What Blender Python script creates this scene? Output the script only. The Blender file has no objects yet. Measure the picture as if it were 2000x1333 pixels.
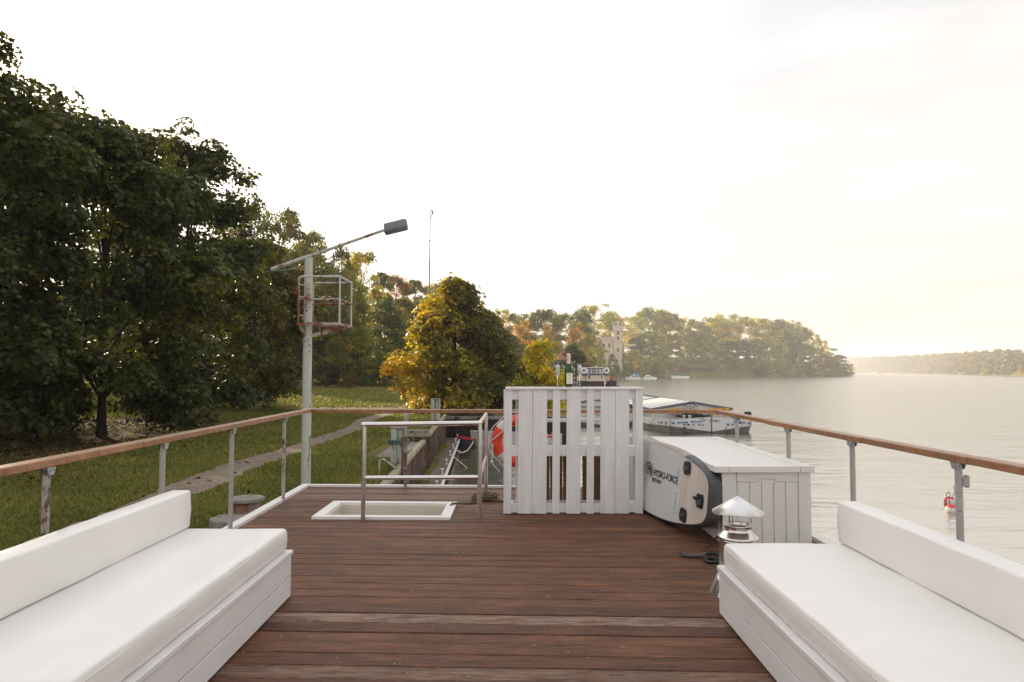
import bpy, bmesh, math, random
import numpy as np
from mathutils import Vector, Matrix, Euler

S = bpy.context.scene
COL = S.collection
R = math.radians
PI = math.pi

# ------------------------------------------------------------------ camera, sky, sun, exposure
FPX = 1333.0
CAM_H = 1.42
PITCH = math.atan((726 - 666.5) / FPX)
YAW = math.atan(9 / FPX)
cd = bpy.data.cameras.new('camera')
cam = bpy.data.objects.new('camera', cd)
COL.objects.link(cam)
cd.sensor_width = 36.0
cd.lens = 36.0 * FPX / 2000.0
cd.clip_start = 0.05
cd.clip_end = 9000
cam.location = (0, 0, CAM_H)
cam.rotation_euler = (PI / 2 + PITCH, 0, -YAW)
S.camera = cam

SUN_AZ, SUN_EL = -40.0, 17.5          # degrees, azimuth from straight ahead (negative = left)
sd = Vector((math.sin(R(SUN_AZ)) * math.cos(R(SUN_EL)), math.cos(R(SUN_AZ)) * math.cos(R(SUN_EL)), math.sin(R(SUN_EL))))
ld = bpy.data.lights.new('sun', 'SUN')
ld.energy = 3.4
ld.angle = R(2.5)
ld.color = (1.0, 0.83, 0.58)
sun = bpy.data.objects.new('sun', ld)
COL.objects.link(sun)
sun.rotation_euler = sd.to_track_quat('Z', 'Y').to_euler()

W = bpy.data.worlds.new('World')
S.world = W
W.use_nodes = True
nt = W.node_tree
nt.nodes.clear()
def N(t, typ, **kw):
    n = t.nodes.new(typ)
    for k, v in kw.items():
        setattr(n, k, v)
    return n
sky = N(nt, 'ShaderNodeTexSky', sky_type='NISHITA', sun_disc=False)
sky.sun_elevation = R(SUN_EL)
sky.sun_rotation = R(SUN_AZ)
sky.air_density = 1.2
sky.dust_density = 4.0
tc = N(nt, 'ShaderNodeTexCoord')
sep = N(nt, 'ShaderNodeSeparateXYZ')
nt.links.new(tc.outputs['Generated'], sep.inputs[0])
elev = N(nt, 'ShaderNodeValToRGB')
elev.color_ramp.elements[0].position = 0.0
elev.color_ramp.elements[0].color = (1.03, 0.87, 0.75, 1)
elev.color_ramp.elements[1].position = 0.5
elev.color_ramp.elements[1].color = (0.965, 0.95, 0.94, 1)
e = elev.color_ramp.elements.new(0.16)
e.color = (1.02, 0.94, 0.89, 1)
nt.links.new(sep.outputs['Z'], elev.inputs[0])
dot = N(nt, 'ShaderNodeVectorMath', operation='DOT_PRODUCT')
dot.inputs[1].default_value = Vector((math.sin(R(-32)) * math.cos(R(20)), math.cos(R(-32)) * math.cos(R(20)), math.sin(R(20))))
nt.links.new(tc.outputs['Generated'], dot.inputs[0])
mx = N(nt, 'ShaderNodeMath', operation='MAXIMUM')
mx.inputs[1].default_value = 0
nt.links.new(dot.outputs['Value'], mx.inputs[0])
pw = N(nt, 'ShaderNodeMath', operation='POWER')
pw.inputs[1].default_value = 7
nt.links.new(mx.outputs[0], pw.inputs[0])
glow = N(nt, 'ShaderNodeMath', operation='MULTIPLY_ADD')
glow.inputs[1].default_value = 5.0
glow.inputs[2].default_value = 4.3
nt.links.new(pw.outputs[0], glow.inputs[0])
mp = N(nt, 'ShaderNodeMapping')
mp.inputs['Scale'].default_value = (1.6, 1.6, 7.0)
mp.inputs['Rotation'].default_value = (0.12, 0.1, 0.4)
nt.links.new(tc.outputs['Generated'], mp.inputs[0])
cn = N(nt, 'ShaderNodeTexNoise')
cn.inputs['Scale'].default_value = 1.7
cn.inputs['Detail'].default_value = 6
cn.inputs['Roughness'].default_value = 0.55
nt.links.new(mp.outputs[0], cn.inputs['Vector'])
cr = N(nt, 'ShaderNodeMapRange')
cr.inputs['From Min'].default_value = 0.3
cr.inputs['From Max'].default_value = 0.65
cr.inputs['To Min'].default_value = 0.80
cr.inputs['To Max'].default_value = 0.97
nt.links.new(cn.outputs['Fac'], cr.inputs[0])
vm = N(nt, 'ShaderNodeVectorMath', operation='SCALE')
nt.links.new(elev.outputs[0], vm.inputs[0])
cv_ = N(nt, 'ShaderNodeMapRange')
cv_.inputs['From Min'].default_value = 0.32
cv_.inputs['From Max'].default_value = 0.62
cv_.inputs['To Min'].default_value = 0.90
cv_.inputs['To Max'].default_value = 1.03
nt.links.new(cn.outputs['Fac'], cv_.inputs[0])
cm_ = N(nt, 'ShaderNodeMath', operation='MULTIPLY')
nt.links.new(glow.outputs[0], cm_.inputs[0])
nt.links.new(cv_.outputs[0], cm_.inputs[1])
nt.links.new(cm_.outputs[0], vm.inputs['Scale'])
mixs = N(nt, 'ShaderNodeMix', data_type='RGBA')
nt.links.new(cr.outputs[0], mixs.inputs[0])
nt.links.new(sky.outputs[0], mixs.inputs[6])
nt.links.new(vm.outputs[0], mixs.inputs[7])
bg = N(nt, 'ShaderNodeBackground')
bg.inputs['Strength'].default_value = 0.1
nt.links.new(mixs.outputs[2], bg.inputs[0])
wo = N(nt, 'ShaderNodeOutputWorld')
nt.links.new(bg.outputs[0], wo.inputs[0])

S.view_settings.view_transform = 'Standard'
S.view_settings.look = 'None'
S.view_settings.exposure = 1.3
S.view_settings.gamma = 1.0
S.render.engine = 'CYCLES'
S.cycles.max_bounces = 8
S.cycles.transparent_max_bounces = 12
S.cycles.volume_bounces = 1

# ------------------------------------------------------------------ pixel -> place helpers
_cp, _sp = math.cos(PITCH), math.sin(PITCH)
_cy, _sy = math.cos(-YAW), math.sin(-YAW)
def ray(px, py):
    x, y = (px - 1000) / FPX, (666.5 - py) / FPX
    Y, Z = _cp - y * _sp, _sp + y * _cp
    return (x * _cy - Y * _sy, x * _sy + Y * _cy, Z)
def gz(px, py, z):
    d = ray(px, py)
    t = (z - CAM_H) / d[2]
    return Vector((d[0] * t, d[1] * t, z))
def gy(px, py, y):
    d = ray(px, py)
    t = y / d[1]
    return Vector((d[0] * t, y, CAM_H + d[2] * t))

# ------------------------------------------------------------------ object helpers
def tag(o, label=None, cat=None, group=None, kind=None):
    if label: o['label'] = label
    if cat: o['category'] = cat
    if group: o['group'] = group
    if kind: o['kind'] = kind
    return o
def thing(name, label, cat, loc=(0, 0, 0), rz=0.0, group=None):
    o = bpy.data.objects.new(name, None)
    o.empty_display_size = 0.2
    COL.objects.link(o)
    o.location = loc
    o.rotation_euler = (0, 0, rz)
    return tag(o, label, cat, group)
def copy_tree(o, parent=None):
    c = o.copy()
    COL.objects.link(c)
    c.parent = parent
    for ch in list(o.children):
        copy_tree(ch, c)
    return c

class MB:
    """collects shapes, links them as one mesh object"""
    def __init__(s):
        s.v, s.f, s.m, s.sm = [], [], [], []
    def add(s, vs, fs, mi=0, smooth=False):
        b = len(s.v)
        s.v += [tuple(v) for v in vs]
        for f in fs:
            s.f.append([b + i for i in f])
            s.m.append(mi)
            s.sm.append(smooth)
        return s
    def box(s, c, d, rot=None, mi=0):
        x, y, z = d[0] / 2, d[1] / 2, d[2] / 2
        vs = [Vector(p) for p in ((-x, -y, -z), (x, -y, -z), (x, y, -z), (-x, y, -z), (-x, -y, z), (x, -y, z), (x, y, z), (-x, y, z))]
        if rot is not None:
            M = rot if isinstance(rot, Matrix) else Euler(rot).to_matrix()
            vs = [M @ v for v in vs]
        c = Vector(c)
        return s.add([v + c for v in vs], [(0, 3, 2, 1), (4, 5, 6, 7), (0, 1, 5, 4), (1, 2, 6, 5), (2, 3, 7, 6), (3, 0, 4, 7)], mi)
    def span(s, x0, x1, y0, y1, z0, z1, mi=0):
        return s.box(((x0 + x1) / 2, (y0 + y1) / 2, (z0 + z1) / 2), (x1 - x0, y1 - y0, z1 - z0), None, mi)
    def hexa(s, b4, t4, mi=0):
        return s.add(list(b4) + list(t4), [(3, 2, 1, 0), (4, 5, 6, 7), (0, 1, 5, 4), (1, 2, 6, 5), (2, 3, 7, 6), (3, 0, 4, 7)], mi)
    def beam(s, p, q, w, h, mi=0):
        p, q = Vector(p), Vector(q)
        d = q - p
        L = d.length
        y = d / L
        up = Vector((0, 0, 1)) if abs(y.z) < 0.95 else Vector((1, 0, 0))
        x = y.cross(up).normalized()
        z = x.cross(y)
        return s.box((p + q) / 2, (w, L, h), Matrix((x, y, z)).transposed(), mi)
    def tube(s, pts, r, seg=10, mi=0, cap=True, closed=False):
        pts = [Vector(p) for p in pts]
        n = len(pts)
        rr = r if isinstance(r, (list, tuple)) else [r] * n
        rings = []
        px = None
        for i, p in enumerate(pts):
            a = pts[(i - 1) % n] if (closed or i > 0) else p
            b = pts[(i + 1) % n] if (closed or i < n - 1) else p
            t = (b - a).normalized()
            if px is None:
                up = Vector((0, 0, 1)) if abs(t.z) < 0.9 else Vector((1, 0, 0))
                px = t.cross(up).normalized()
            else:
                px = (px - t * px.dot(t)).normalized()
            py = t.cross(px)
            k = 1.0
            if 0 < i < n - 1 or closed:
                ca = (p - a).normalized().dot((b - p).normalized())
                k = 1.0 / max(0.6, math.sqrt(max(0.02, (1 + ca) / 2)))
            rings.append([p + (px * math.cos(2 * PI * j / seg) + py * math.sin(2 * PI * j / seg)) * rr[i] * (k if k < 1.5 else 1.5) for j in range(seg)])
        vs = [v for rg in rings for v in rg]
        fs = []
        for i in range(n if closed else n - 1):
            i2 = (i + 1) % n
            for j in range(seg):
                fs.append((i * seg + j, i * seg + (j + 1) % seg, i2 * seg + (j + 1) % seg, i2 * seg + j))
        s.add(vs, fs, mi, True)
        if cap and not closed:
            s.add(rings[0], [list(range(seg))[::-1]], mi)
            s.add(rings[-1], [list(range(seg))], mi)
        return s
    def lathe(s, prof, c=(0, 0, 0), seg=24, mi=0, smooth=True):
        c = Vector(c)
        vs = []
        for r, z in prof:
            for j in range(seg):
                vs.append(c + Vector((r * math.cos(2 * PI * j / seg), r * math.sin(2 * PI * j / seg), z)))
        fs = []
        for i in range(len(prof) - 1):
            for j in range(seg):
                fs.append((i * seg + j, i * seg + (j + 1) % seg, (i + 1) * seg + (j + 1) % seg, (i + 1) * seg + j))
        return s.add(vs, fs, mi, smooth)
    def prism(s, poly, z0, z1, mi=0):
        n = len(poly)
        vs = [(p[0], p[1], z0) for p in poly] + [(p[0], p[1], z1) for p in poly]
        fs = [tuple(range(n))[::-1], tuple(range(n, 2 * n))] + [(i, (i + 1) % n, n + (i + 1) % n, n + i) for i in range(n)]
        return s.add(vs, fs, mi)
    def build(s, name, mats, parent=None, bevel=0, seg=2, fix=False):
        me = bpy.data.meshes.new(name)
        me.from_pydata(s.v, [], s.f)
        if not isinstance(mats, (list, tuple)): mats = [mats]
        for m in mats: me.materials.append(m)
        me.polygons.foreach_set('material_index', s.m)
        me.polygons.foreach_set('use_smooth', s.sm)
        if fix:
            bm = bmesh.new()
            bm.from_mesh(me)
            bmesh.ops.recalc_face_normals(bm, faces=bm.faces)
            bm.to_mesh(me)
            bm.free()
        me.update()
        o = bpy.data.objects.new(name, me)
        COL.objects.link(o)
        if parent: o.parent = parent
        if bevel:
            b = o.modifiers.new('edge', 'BEVEL')
            b.width = bevel
            b.segments = seg
            b.limit_method = 'ANGLE'
            b.angle_limit = R(40)
            b.harden_normals = False
        return o

def np_mesh(name, verts, fn, mats, attrs=None, mi=None):
    """verts (n*fn,3): every consecutive fn vertices make one face"""
    nv = len(verts)
    nf = nv // fn
    me = bpy.data.meshes.new(name)
    me.vertices.add(nv)
    me.vertices.foreach_set('co', np.ascontiguousarray(verts, dtype=np.float32).ravel())
    me.loops.add(nv)
    me.loops.foreach_set('vertex_index', np.arange(nv, dtype=np.int32))
    me.polygons.add(nf)
    me.polygons.foreach_set('loop_start', np.arange(0, nv, fn, dtype=np.int32))
    for m in mats: me.materials.append(m)
    if mi is not None: me.polygons.foreach_set('material_index', mi.astype(np.int32))
    for k, a in (attrs or {}).items():
        at = me.attributes.new(k, 'FLOAT', 'FACE')
        at.data.foreach_set('value', a.astype(np.float32))
    me.update(calc_edges=True)
    return me
def link(name, me, parent=None):
    o = bpy.data.objects.new(name, me)
    COL.objects.link(o)
    if parent: o.parent = parent
    return o

# ------------------------------------------------------------------ materials
def new_mat(name):
    m = bpy.data.materials.new(name)
    m.use_nodes = True
    t = m.node_tree
    t.nodes.clear()
    out = N(t, 'ShaderNodeOutputMaterial')
    p = N(t, 'ShaderNodeBsdfPrincipled')
    t.links.new(p.outputs[0], out.inputs[0])
    return m, t, p, out
def c4(c): return (c[0], c[1], c[2], 1)
def coords(t, scale=(1, 1, 1), kind='Object', rot=(0, 0, 0)):
    a = N(t, 'ShaderNodeTexCoord')
    b = N(t, 'ShaderNodeMapping')
    b.inputs['Scale'].default_value = scale
    b.inputs['Rotation'].default_value = rot
    t.links.new(a.outputs[kind], b.inputs[0])
    return b.outputs[0]
def noise(t, vec, scale, detail=5, rough=0.55, dist=0.0):
    n = N(t, 'ShaderNodeTexNoise')
    n.inputs['Scale'].default_value = scale
    n.inputs['Detail'].default_value = detail
    n.inputs['Roughness'].default_value = rough
    n.inputs['Distortion'].default_value = dist
    if vec is not None: t.links.new(vec, n.inputs['Vector'])
    return n.outputs['Fac']
def ramp(t, fac, stops):
    r = N(t, 'ShaderNodeValToRGB')
    el = r.color_ramp.elements
    el[0].position, el[0].color = stops[0][0], c4(stops[0][1])
    el[1].position, el[1].color = stops[-1][0], c4(stops[-1][1])
    for p, c in stops[1:-1]:
        q = el.new(p)
        q.color = c4(c)
    t.links.new(fac, r.inputs[0])
    return r.outputs[0]
def mixc(t, fac, a, b, mode='MIX'):
    m = N(t, 'ShaderNodeMix', data_type='RGBA', blend_type=mode)
    if isinstance(fac, (int, float)): m.inputs[0].default_value = fac
    else: t.links.new(fac, m.inputs[0])
    for i, v in ((6, a), (7, b)):
        if isinstance(v, (tuple, list)): m.inputs[i].default_value = c4(v)
        else: t.links.new(v, m.inputs[i])
    return m.outputs[2]
def math_(t, op, a, b=None, c=None):
    m = N(t, 'ShaderNodeMath', operation=op)
    for i, v in enumerate((a, b, c)):
        if v is None: continue
        if isinstance(v, (int, float)): m.inputs[i].default_value = v
        else: t.links.new(v, m.inputs[i])
    return m.outputs[0]
def bump(t, p, h, strength=0.3, dist=0.01):
    b = N(t, 'ShaderNodeBump')
    b.inputs['Strength'].default_value = strength
    b.inputs['Distance'].default_value = dist
    t.links.new(h, b.inputs['Height'])
    t.links.new(b.outputs[0], p.inputs['Normal'])
def step(t, v, lo, hi):
    m = N(t, 'ShaderNodeMapRange')
    m.inputs['From Min'].default_value = lo
    m.inputs['From Max'].default_value = hi
    t.links.new(v, m.inputs[0])
    return m.outputs[0]
def plain(name, col, rough=0.5, metal=0.0, var=0.12, scale=6.0, bmp=0.0, bscale=60.0, spec=0.5, dirt=None, stretch=(1, 1, 1)):
    """a painted / moulded surface: base colour with slight cloudy wear, optional dirt specks and fine relief"""
    m, t, p, out = new_mat(name)
    v = coords(t, stretch)
    n = noise(t, v, scale, 5)
    lo = tuple(c * (1 - var) for c in col)
    hi = tuple(min(1, c * (1 + var * 0.6)) for c in col)
    c = ramp(t, n, [(0.3, lo), (0.7, hi)])
    if dirt:
        d = noise(t, v, dirt[1], 6, 0.7)
        c = mixc(t, step(t, d, dirt[2], dirt[2] + 0.08), c, dirt[0])
    t.links.new(c, p.inputs['Base Color'])
    rn = noise(t, v, scale * 3, 4)
    t.links.new(math_(t, 'MULTIPLY_ADD', rn, 0.25, rough - 0.12), p.inputs['Roughness'])
    p.inputs['Metallic'].default_value = metal
    p.inputs['Specular IOR Level'].default_value = spec
    if bmp: bump(t, p, noise(t, v, bscale, 4), bmp, 0.006)
    return m
def rusty(name, paint, rust=(0.22, 0.075, 0.03), amount=0.5, scale=3.0, stretch=(1, 1, 0.25), rough=0.6):
    m, t, p, out = new_mat(name)
    v = coords(t, stretch)
    n1 = noise(t, v, scale, 8, 0.68, 0.4)
    n2 = noise(t, coords(t), scale * 6, 6, 0.65)
    f = math_(t, 'ADD', math_(t, 'MULTIPLY', n1, 0.72), math_(t, 'MULTIPLY', n2, 0.28))
    base = ramp(t, n2, [(0.3, tuple(c * 0.8 for c in paint)), (0.7, paint)])
    rc = ramp(t, noise(t, coords(t), scale * 9, 5), [(0.3, tuple(c * 0.5 for c in rust)), (0.7, rust)])
    lim = 0.62 - 0.2 * amount
    t.links.new(mixc(t, step(t, f, lim, lim + 0.05), base, rc), p.inputs['Base Color'])
    p.inputs['Roughness'].default_value = rough
    bump(t, p, f, 0.35, 0.006)
    return m

M = {}
# weathered, oiled deck boards
m, t, p, out = new_mat('deck_wood')
at = N(t, 'ShaderNodeAttribute', attribute_name='tone')
wn = N(t, 'ShaderNodeAttribute', attribute_name='worn')
off = N(t, 'ShaderNodeCombineXYZ')
t.links.new(math_(t, 'MULTIPLY', at.outputs['Fac'], 37.0), off.inputs[0])
t.links.new(math_(t, 'MULTIPLY', at.outputs['Fac'], 91.0), off.inputs[2])
va = N(t, 'ShaderNodeVectorMath', operation='ADD')
t.links.new(coords(t, (1, 1, 1)), va.inputs[0])
t.links.new(off.outputs[0], va.inputs[1])
def scaled(sc):
    q = N(t, 'ShaderNodeMapping')
    q.inputs['Scale'].default_value = sc
    t.links.new(va.outputs[0], q.inputs[0])
    return q.outputs[0]
grain = noise(t, scaled((2.2, 46, 46)), 3.0, 7, 0.7, 0.9)
fine = noise(t, scaled((5, 210, 210)), 3.0, 5, 0.65)
blot = noise(t, scaled((1.6, 7, 7)), 1.6, 6, 0.65)
pat = noise(t, scaled((2.6, 18, 18)), 2.2, 7, 0.72)
crack = noise(t, scaled((1.1, 60, 60)), 2.0, 5, 0.6, 0.5)
g = math_(t, 'ADD', math_(t, 'MULTIPLY', grain, 0.45), math_(t, 'ADD', math_(t, 'MULTIPLY', fine, 0.25), math_(t, 'MULTIPLY', blot, 0.30)))
col = ramp(t, g, [(0.38, (0.012, 0.006, 0.003)), (0.46, (0.062, 0.024, 0.011)), (0.54, (0.126, 0.053, 0.025)), (0.65, (0.235, 0.118, 0.062))])
tint = ramp(t, at.outputs['Fac'], [(0.0, (0.70, 0.68, 0.67)), (0.5, (1.30, 1.20, 1.14)), (1.0, (1.62, 1.42, 1.28))])
col = mixc(t, 1.0, col, tint, 'MULTIPLY')
gw = math_(t, 'MULTIPLY', step(t, pat, 0.55, 0.69), 0.30)
col = mixc(t, gw, col, (0.24, 0.155, 0.11))
wmask = math_(t, 'MULTIPLY', wn.outputs['Fac'], math_(t, 'MULTIPLY', step(t, pat, 0.38, 0.56), step(t, grain, 0.36, 0.56)))
col = mixc(t, wmask, col, (0.47, 0.42, 0.36))
col = mixc(t, math_(t, 'MULTIPLY', step(t, crack, 0.60, 0.66), 0.8), col, (0.012, 0.006, 0.004))
spk = noise(t, scaled((14, 14, 14)), 3.0, 3, 0.5)
col = mixc(t, step(t, spk, 0.735, 0.755), col, (0.55, 0.52, 0.47))
t.links.new(col, p.inputs['Base Color'])
t.links.new(math_(t, 'MULTIPLY_ADD', grain, 0.35, 0.42), p.inputs['Roughness'])
p.inputs['Specular IOR Level'].default_value = 0.28
bump(t, p, g, 0.9, 0.006)
M['deck'] = m

M['vinyl'] = plain('white_vinyl', (0.80, 0.78, 0.755), 0.42, 0, 0.035, 2.5, 0.05, 220, 0.4)
M['bench_paint'] = plain('white_bench_paint', (0.76, 0.74, 0.735), 0.45, 0, 0.06, 3, 0.08, 40, 0.4, ((0.40, 0.34, 0.30), 9.0, 0.69), (0.35, 1, 1))
M['pallet_paint'] = plain('white_pallet_paint', (0.76, 0.75, 0.75), 0.5, 0, 0.10, 7, 0.3, 40, 0.35, ((0.34, 0.31, 0.29), 13.0, 0.685), (2.5, 2.5, 0.35))
M['pallet_bare'] = plain('bare_pallet_wood', (0.19, 0.105, 0.05), 0.7, 0, 0.3, 8, 0.2, 40, 0.3, None, (3, 3, 0.4))
M['white_trim'] = plain('white_trim_paint', (0.76, 0.74, 0.72), 0.4, 0, 0.07, 4, 0.05, 40, 0.45, ((0.4, 0.36, 0.3), 6.0, 0.73))
M['hatch_cream'] = plain('cream_hatch_lining', (0.70, 0.64, 0.54), 0.5, 0, 0.07, 3, 0.05, 40, 0.4, ((0.3, 0.22, 0.15), 9.0, 0.75))
M['cabin'] = plain('white_cabin_paint', (0.7, 0.7, 0.68), 0.45)
M['box_plastic'] = plain('pale_grey_plastic', (0.71, 0.70, 0.67), 0.5, 0, 0.05, 3, 0.35, 26, 0.4, None, (6, 6, 0.5))
M['lid_plastic'] = plain('pale_lid_plastic', (0.76, 0.74, 0.71), 0.45, 0, 0.05, 3, 0.1, 60, 0.4)
M['steel'] = plain('brushed_steel', (0.72, 0.69, 0.67), 0.22, 1.0, 0.08, 4, 0, 60, 0.5, None, (1, 1, 8))
M['flue_steel'] = plain('polished_flue_steel', (0.70, 0.68, 0.65), 0.22, 1.0, 0.1, 5)
M['hat_steel'] = plain('satin_sheet_steel', (0.80, 0.80, 0.80), 0.42, 1.0, 0.05, 5)
M['galv'] = rusty('galvanised_steel', (0.43, 0.41, 0.40), (0.16, 0.075, 0.05), 0.42, 4.0, (1, 1, 0.35), 0.45)
M['bracket'] = plain('bracket_steel', (0.50, 0.51, 0.52), 0.35, 0.8, 0.15, 20)
M['black'] = plain('black_rubber', (0.012, 0.012, 0.013), 0.5)
M['near_black'] = plain('near_black', (0.01, 0.008, 0.007), 0.9)  # near-black, for the sheet under the deck boards and the flue disc

m, t, p, out = new_mat('handrail_wood')
v = coords(t, (1, 1, 1))
gr = noise(t, coords(t, (14, 14, 14)), 1.0, 6, 0.7, 1.0)
bl = noise(t, v, 2.2, 5, 0.6)
col = ramp(t, math_(t, 'ADD', math_(t, 'MULTIPLY', gr, 0.5), math_(t, 'MULTIPLY', bl, 0.5)), [(0.32, (0.15, 0.065, 0.03)), (0.5, (0.30, 0.142, 0.068)), (0.68, (0.43, 0.23, 0.125))])
t.links.new(col, p.inputs['Base Color'])
p.inputs['Roughness'].default_value = 0.38
bump(t, p, gr, 0.25, 0.004)
M['rail'] = m

def leaf_mat(name, transl=0.42, stops=None):
    """stops: colour along the leaf attribute 'hue' 0..1 (green to autumn); object colour tints the tree"""
    m, t, p, out = new_mat(name)
    hu = N(t, 'ShaderNodeAttribute', attribute_name='hue')
    tn = N(t, 'ShaderNodeAttribute', attribute_name='tone')
    c = ramp(t, hu.outputs['Fac'], stops)
    tone = N(t, 'ShaderNodeCombineColor')
    k = math_(t, 'MULTIPLY_ADD', tn.outputs['Fac'], 0.9, 0.55)
    for i in range(3): t.links.new(k, tone.inputs[i])
    c = mixc(t, 1.0, c, tone.outputs[0], 'MULTIPLY')
    oi = N(t, 'ShaderNodeObjectInfo')
    c = mixc(t, 1.0, c, oi.outputs['Color'], 'MULTIPLY')
    t.links.new(c, p.inputs['Base Color'])
    p.inputs['Roughness'].default_value = 0.42
    p.inputs['Specular IOR Level'].default_value = 0.35
    tr = N(t, 'ShaderNodeBsdfTranslucent')
    tc_ = mixc(t, 1.0, c, (1.6, 1.5, 0.7), 'MULTIPLY')
    t.links.new(tc_, tr.inputs[0])
    ms = N(t, 'ShaderNodeMixShader')
    ms.inputs[0].default_value = transl
    t.links.new(p.outputs[0], ms.inputs[1])
    t.links.new(tr.outputs[0], ms.inputs[2])
    t.links.new(ms.outputs[0], out.inputs[0])
    return m
GREEN = (0.040, 0.062, 0.017)
M['leaf'] = leaf_mat('maple_leaf', 0.35, [(0.0, (0.034, 0.052, 0.009)), (0.45, (0.072, 0.084, 0.013)), (0.72, (0.18, 0.14, 0.018)), (0.9, (0.17, 0.065, 0.015)), (1.0, (0.13, 0.025, 0.012))])
M['leaf_autumn'] = leaf_mat('autumn_leaf', 0.5, [(0.0, (0.060, 0.075, 0.014)), (0.32, (0.13, 0.125, 0.02)), (0.55, (0.40, 0.31, 0.02)), (0.85, (0.52, 0.31, 0.02)), (1.0, (0.24, 0.07, 0.015))])
M['leaf_wood'] = leaf_mat('woodland_leaf', 0.4, [(0.0, (0.032, 0.048, 0.010)), (0.5, (0.068, 0.080, 0.014)), (0.8, (0.16, 0.125, 0.02)), (1.0, (0.20, 0.105, 0.02))])
M['bark'] = plain('dark_bark', (0.045, 0.032, 0.024), 0.9, 0, 0.4, 5, 0.8, 14, 0.2, None, (4, 4, 0.7))
M['pale_bark'] = plain('pale_bark', (0.24, 0.19, 0.145), 0.9, 0, 0.3, 5, 0.5, 14, 0.2, None, (4, 4, 0.7))

# ------------------------------------------------------------------ the setting: water, banks
WZ = -2.58
G = -1.10
m, t, p, out = new_mat('lake_water')
v = coords(t, (1, 1, 1), 'Object')
w1 = noise(t, coords(t, (0.9, 2.6, 1), 'Object', (0, 0, 0.18)), 1.0, 4, 0.55, 0.5)
w2 = noise(t, coords(t, (0.16, 0.5, 1), 'Object', (0, 0, -0.12)), 1.0, 4, 0.5, 0.3)
w3 = noise(t, coords(t, (3.4, 9.0, 1), 'Object', (0, 0, 0.05)), 1.0, 3, 0.5)
h = math_(t, 'ADD', math_(t, 'MULTIPLY', w1, 0.16), math_(t, 'ADD', math_(t, 'MULTIPLY', w2, 0.65), math_(t, 'MULTIPLY', w3, 0.03)))
bn = N(t, 'ShaderNodeBump')
bn.inputs['Strength'].default_value = 0.22
bn.inputs['Distance'].default_value = 1.0
t.links.new(h, bn.inputs['Height'])
p.inputs['Base Color'].default_value = (0.020, 0.032, 0.012, 1)
p.inputs['Roughness'].default_value = 0.17
p.inputs['Specular Tint'].default_value = (1.0, 0.985, 0.94, 1)
p.inputs['IOR'].default_value = 10.0
p.inputs['Specular IOR Level'].default_value = 0.5
t.links.new(bn.outputs[0], p.inputs['Normal'])
M['water'] = m
mb = MB()
xs = [-400, -60, -20, -5, 0, 5, 10, 20, 40, 80, 160, 320, 640, 1300, 2600]
ys = [-80, -20, 0, 10, 20, 30, 40, 60, 100, 200, 400, 800, 1600, 3200]
vs = [(x, y, WZ) for y in ys for x in xs]
nx = len(xs)
mb.add(vs, [(j * nx + i, j * nx + i + 1, (j + 1) * nx + i + 1, (j + 1) * nx + i) for j in range(len(ys) - 1) for i in range(nx - 1)])
tag(mb.build('water', M['water']), 'calm pale lake water with fine ripples', 'water', kind='structure')

SHORE = [(3.6, 38.02), (4.5, 60), (9, 110), (15, 160), (30, 232), (62, 350), (79, 376), (108, 415), (172, 452), (235, 510), (290, 575), (305, 600), (298, 640), (200, 760), (100, 900)]
def wall_x(y): return -2.1 - 0.033 * y
def shore_x(y):
    if y < 11.5: return -2.95
    if 24.3 < y < 26.5: return -4.3
    if y < 38.0: return wall_x(y) - 0.12
    xs_ = [s[0] for s in SHORE]
    ys_ = [s[1] for s in SHORE]
    return float(np.interp(y, ys_, xs_))
def smooth(a, b, x):
    u = np.clip((x - a) / (b - a), 0, 1)
    return u * u * (3 - 2 * u)
def shore_dist(x, y):
    d = np.full(np.shape(x), 1e9)
    for (x0, y0), (x1, y1) in zip(SHORE[:-1], SHORE[1:]):
        L2 = (x1 - x0) ** 2 + (y1 - y0) ** 2
        u = np.clip(((x - x0) * (x1 - x0) + (y - y0) * (y1 - y0)) / L2, 0, 1)
        d = np.minimum(d, np.hypot(x - x0 - u * (x1 - x0), y - y0 - u * (y1 - y0)))
    return d
def ground_z(x, y):
    x, y = np.asarray(x, float), np.asarray(y, float)
    z = np.full(np.broadcast(x, y).shape, G)
    z = z + smooth(-12, -40, x) * 0.9 * (y > -100)
    und = 0.10 * np.sin(x * 0.31 + 1) * np.sin(y * 0.23) + 0.06 * np.sin(x * 0.9) * np.cos(y * 0.7 + 2)
    z = z + und * smooth(-9, -14, x)
    z = z + 0.018 * np.clip(y - 46, 0, 60)
    d = shore_dist(x, y)
    z = z + 13.0 * smooth(90, 250, y) * (1 - np.exp(-d / 24.0))
    z = np.where(y > 38.3, -3.0 + (z + 3.0) * smooth(0, 5, d), z)
    return z
def gzv(x, y): return float(ground_z(x, y))

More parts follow.
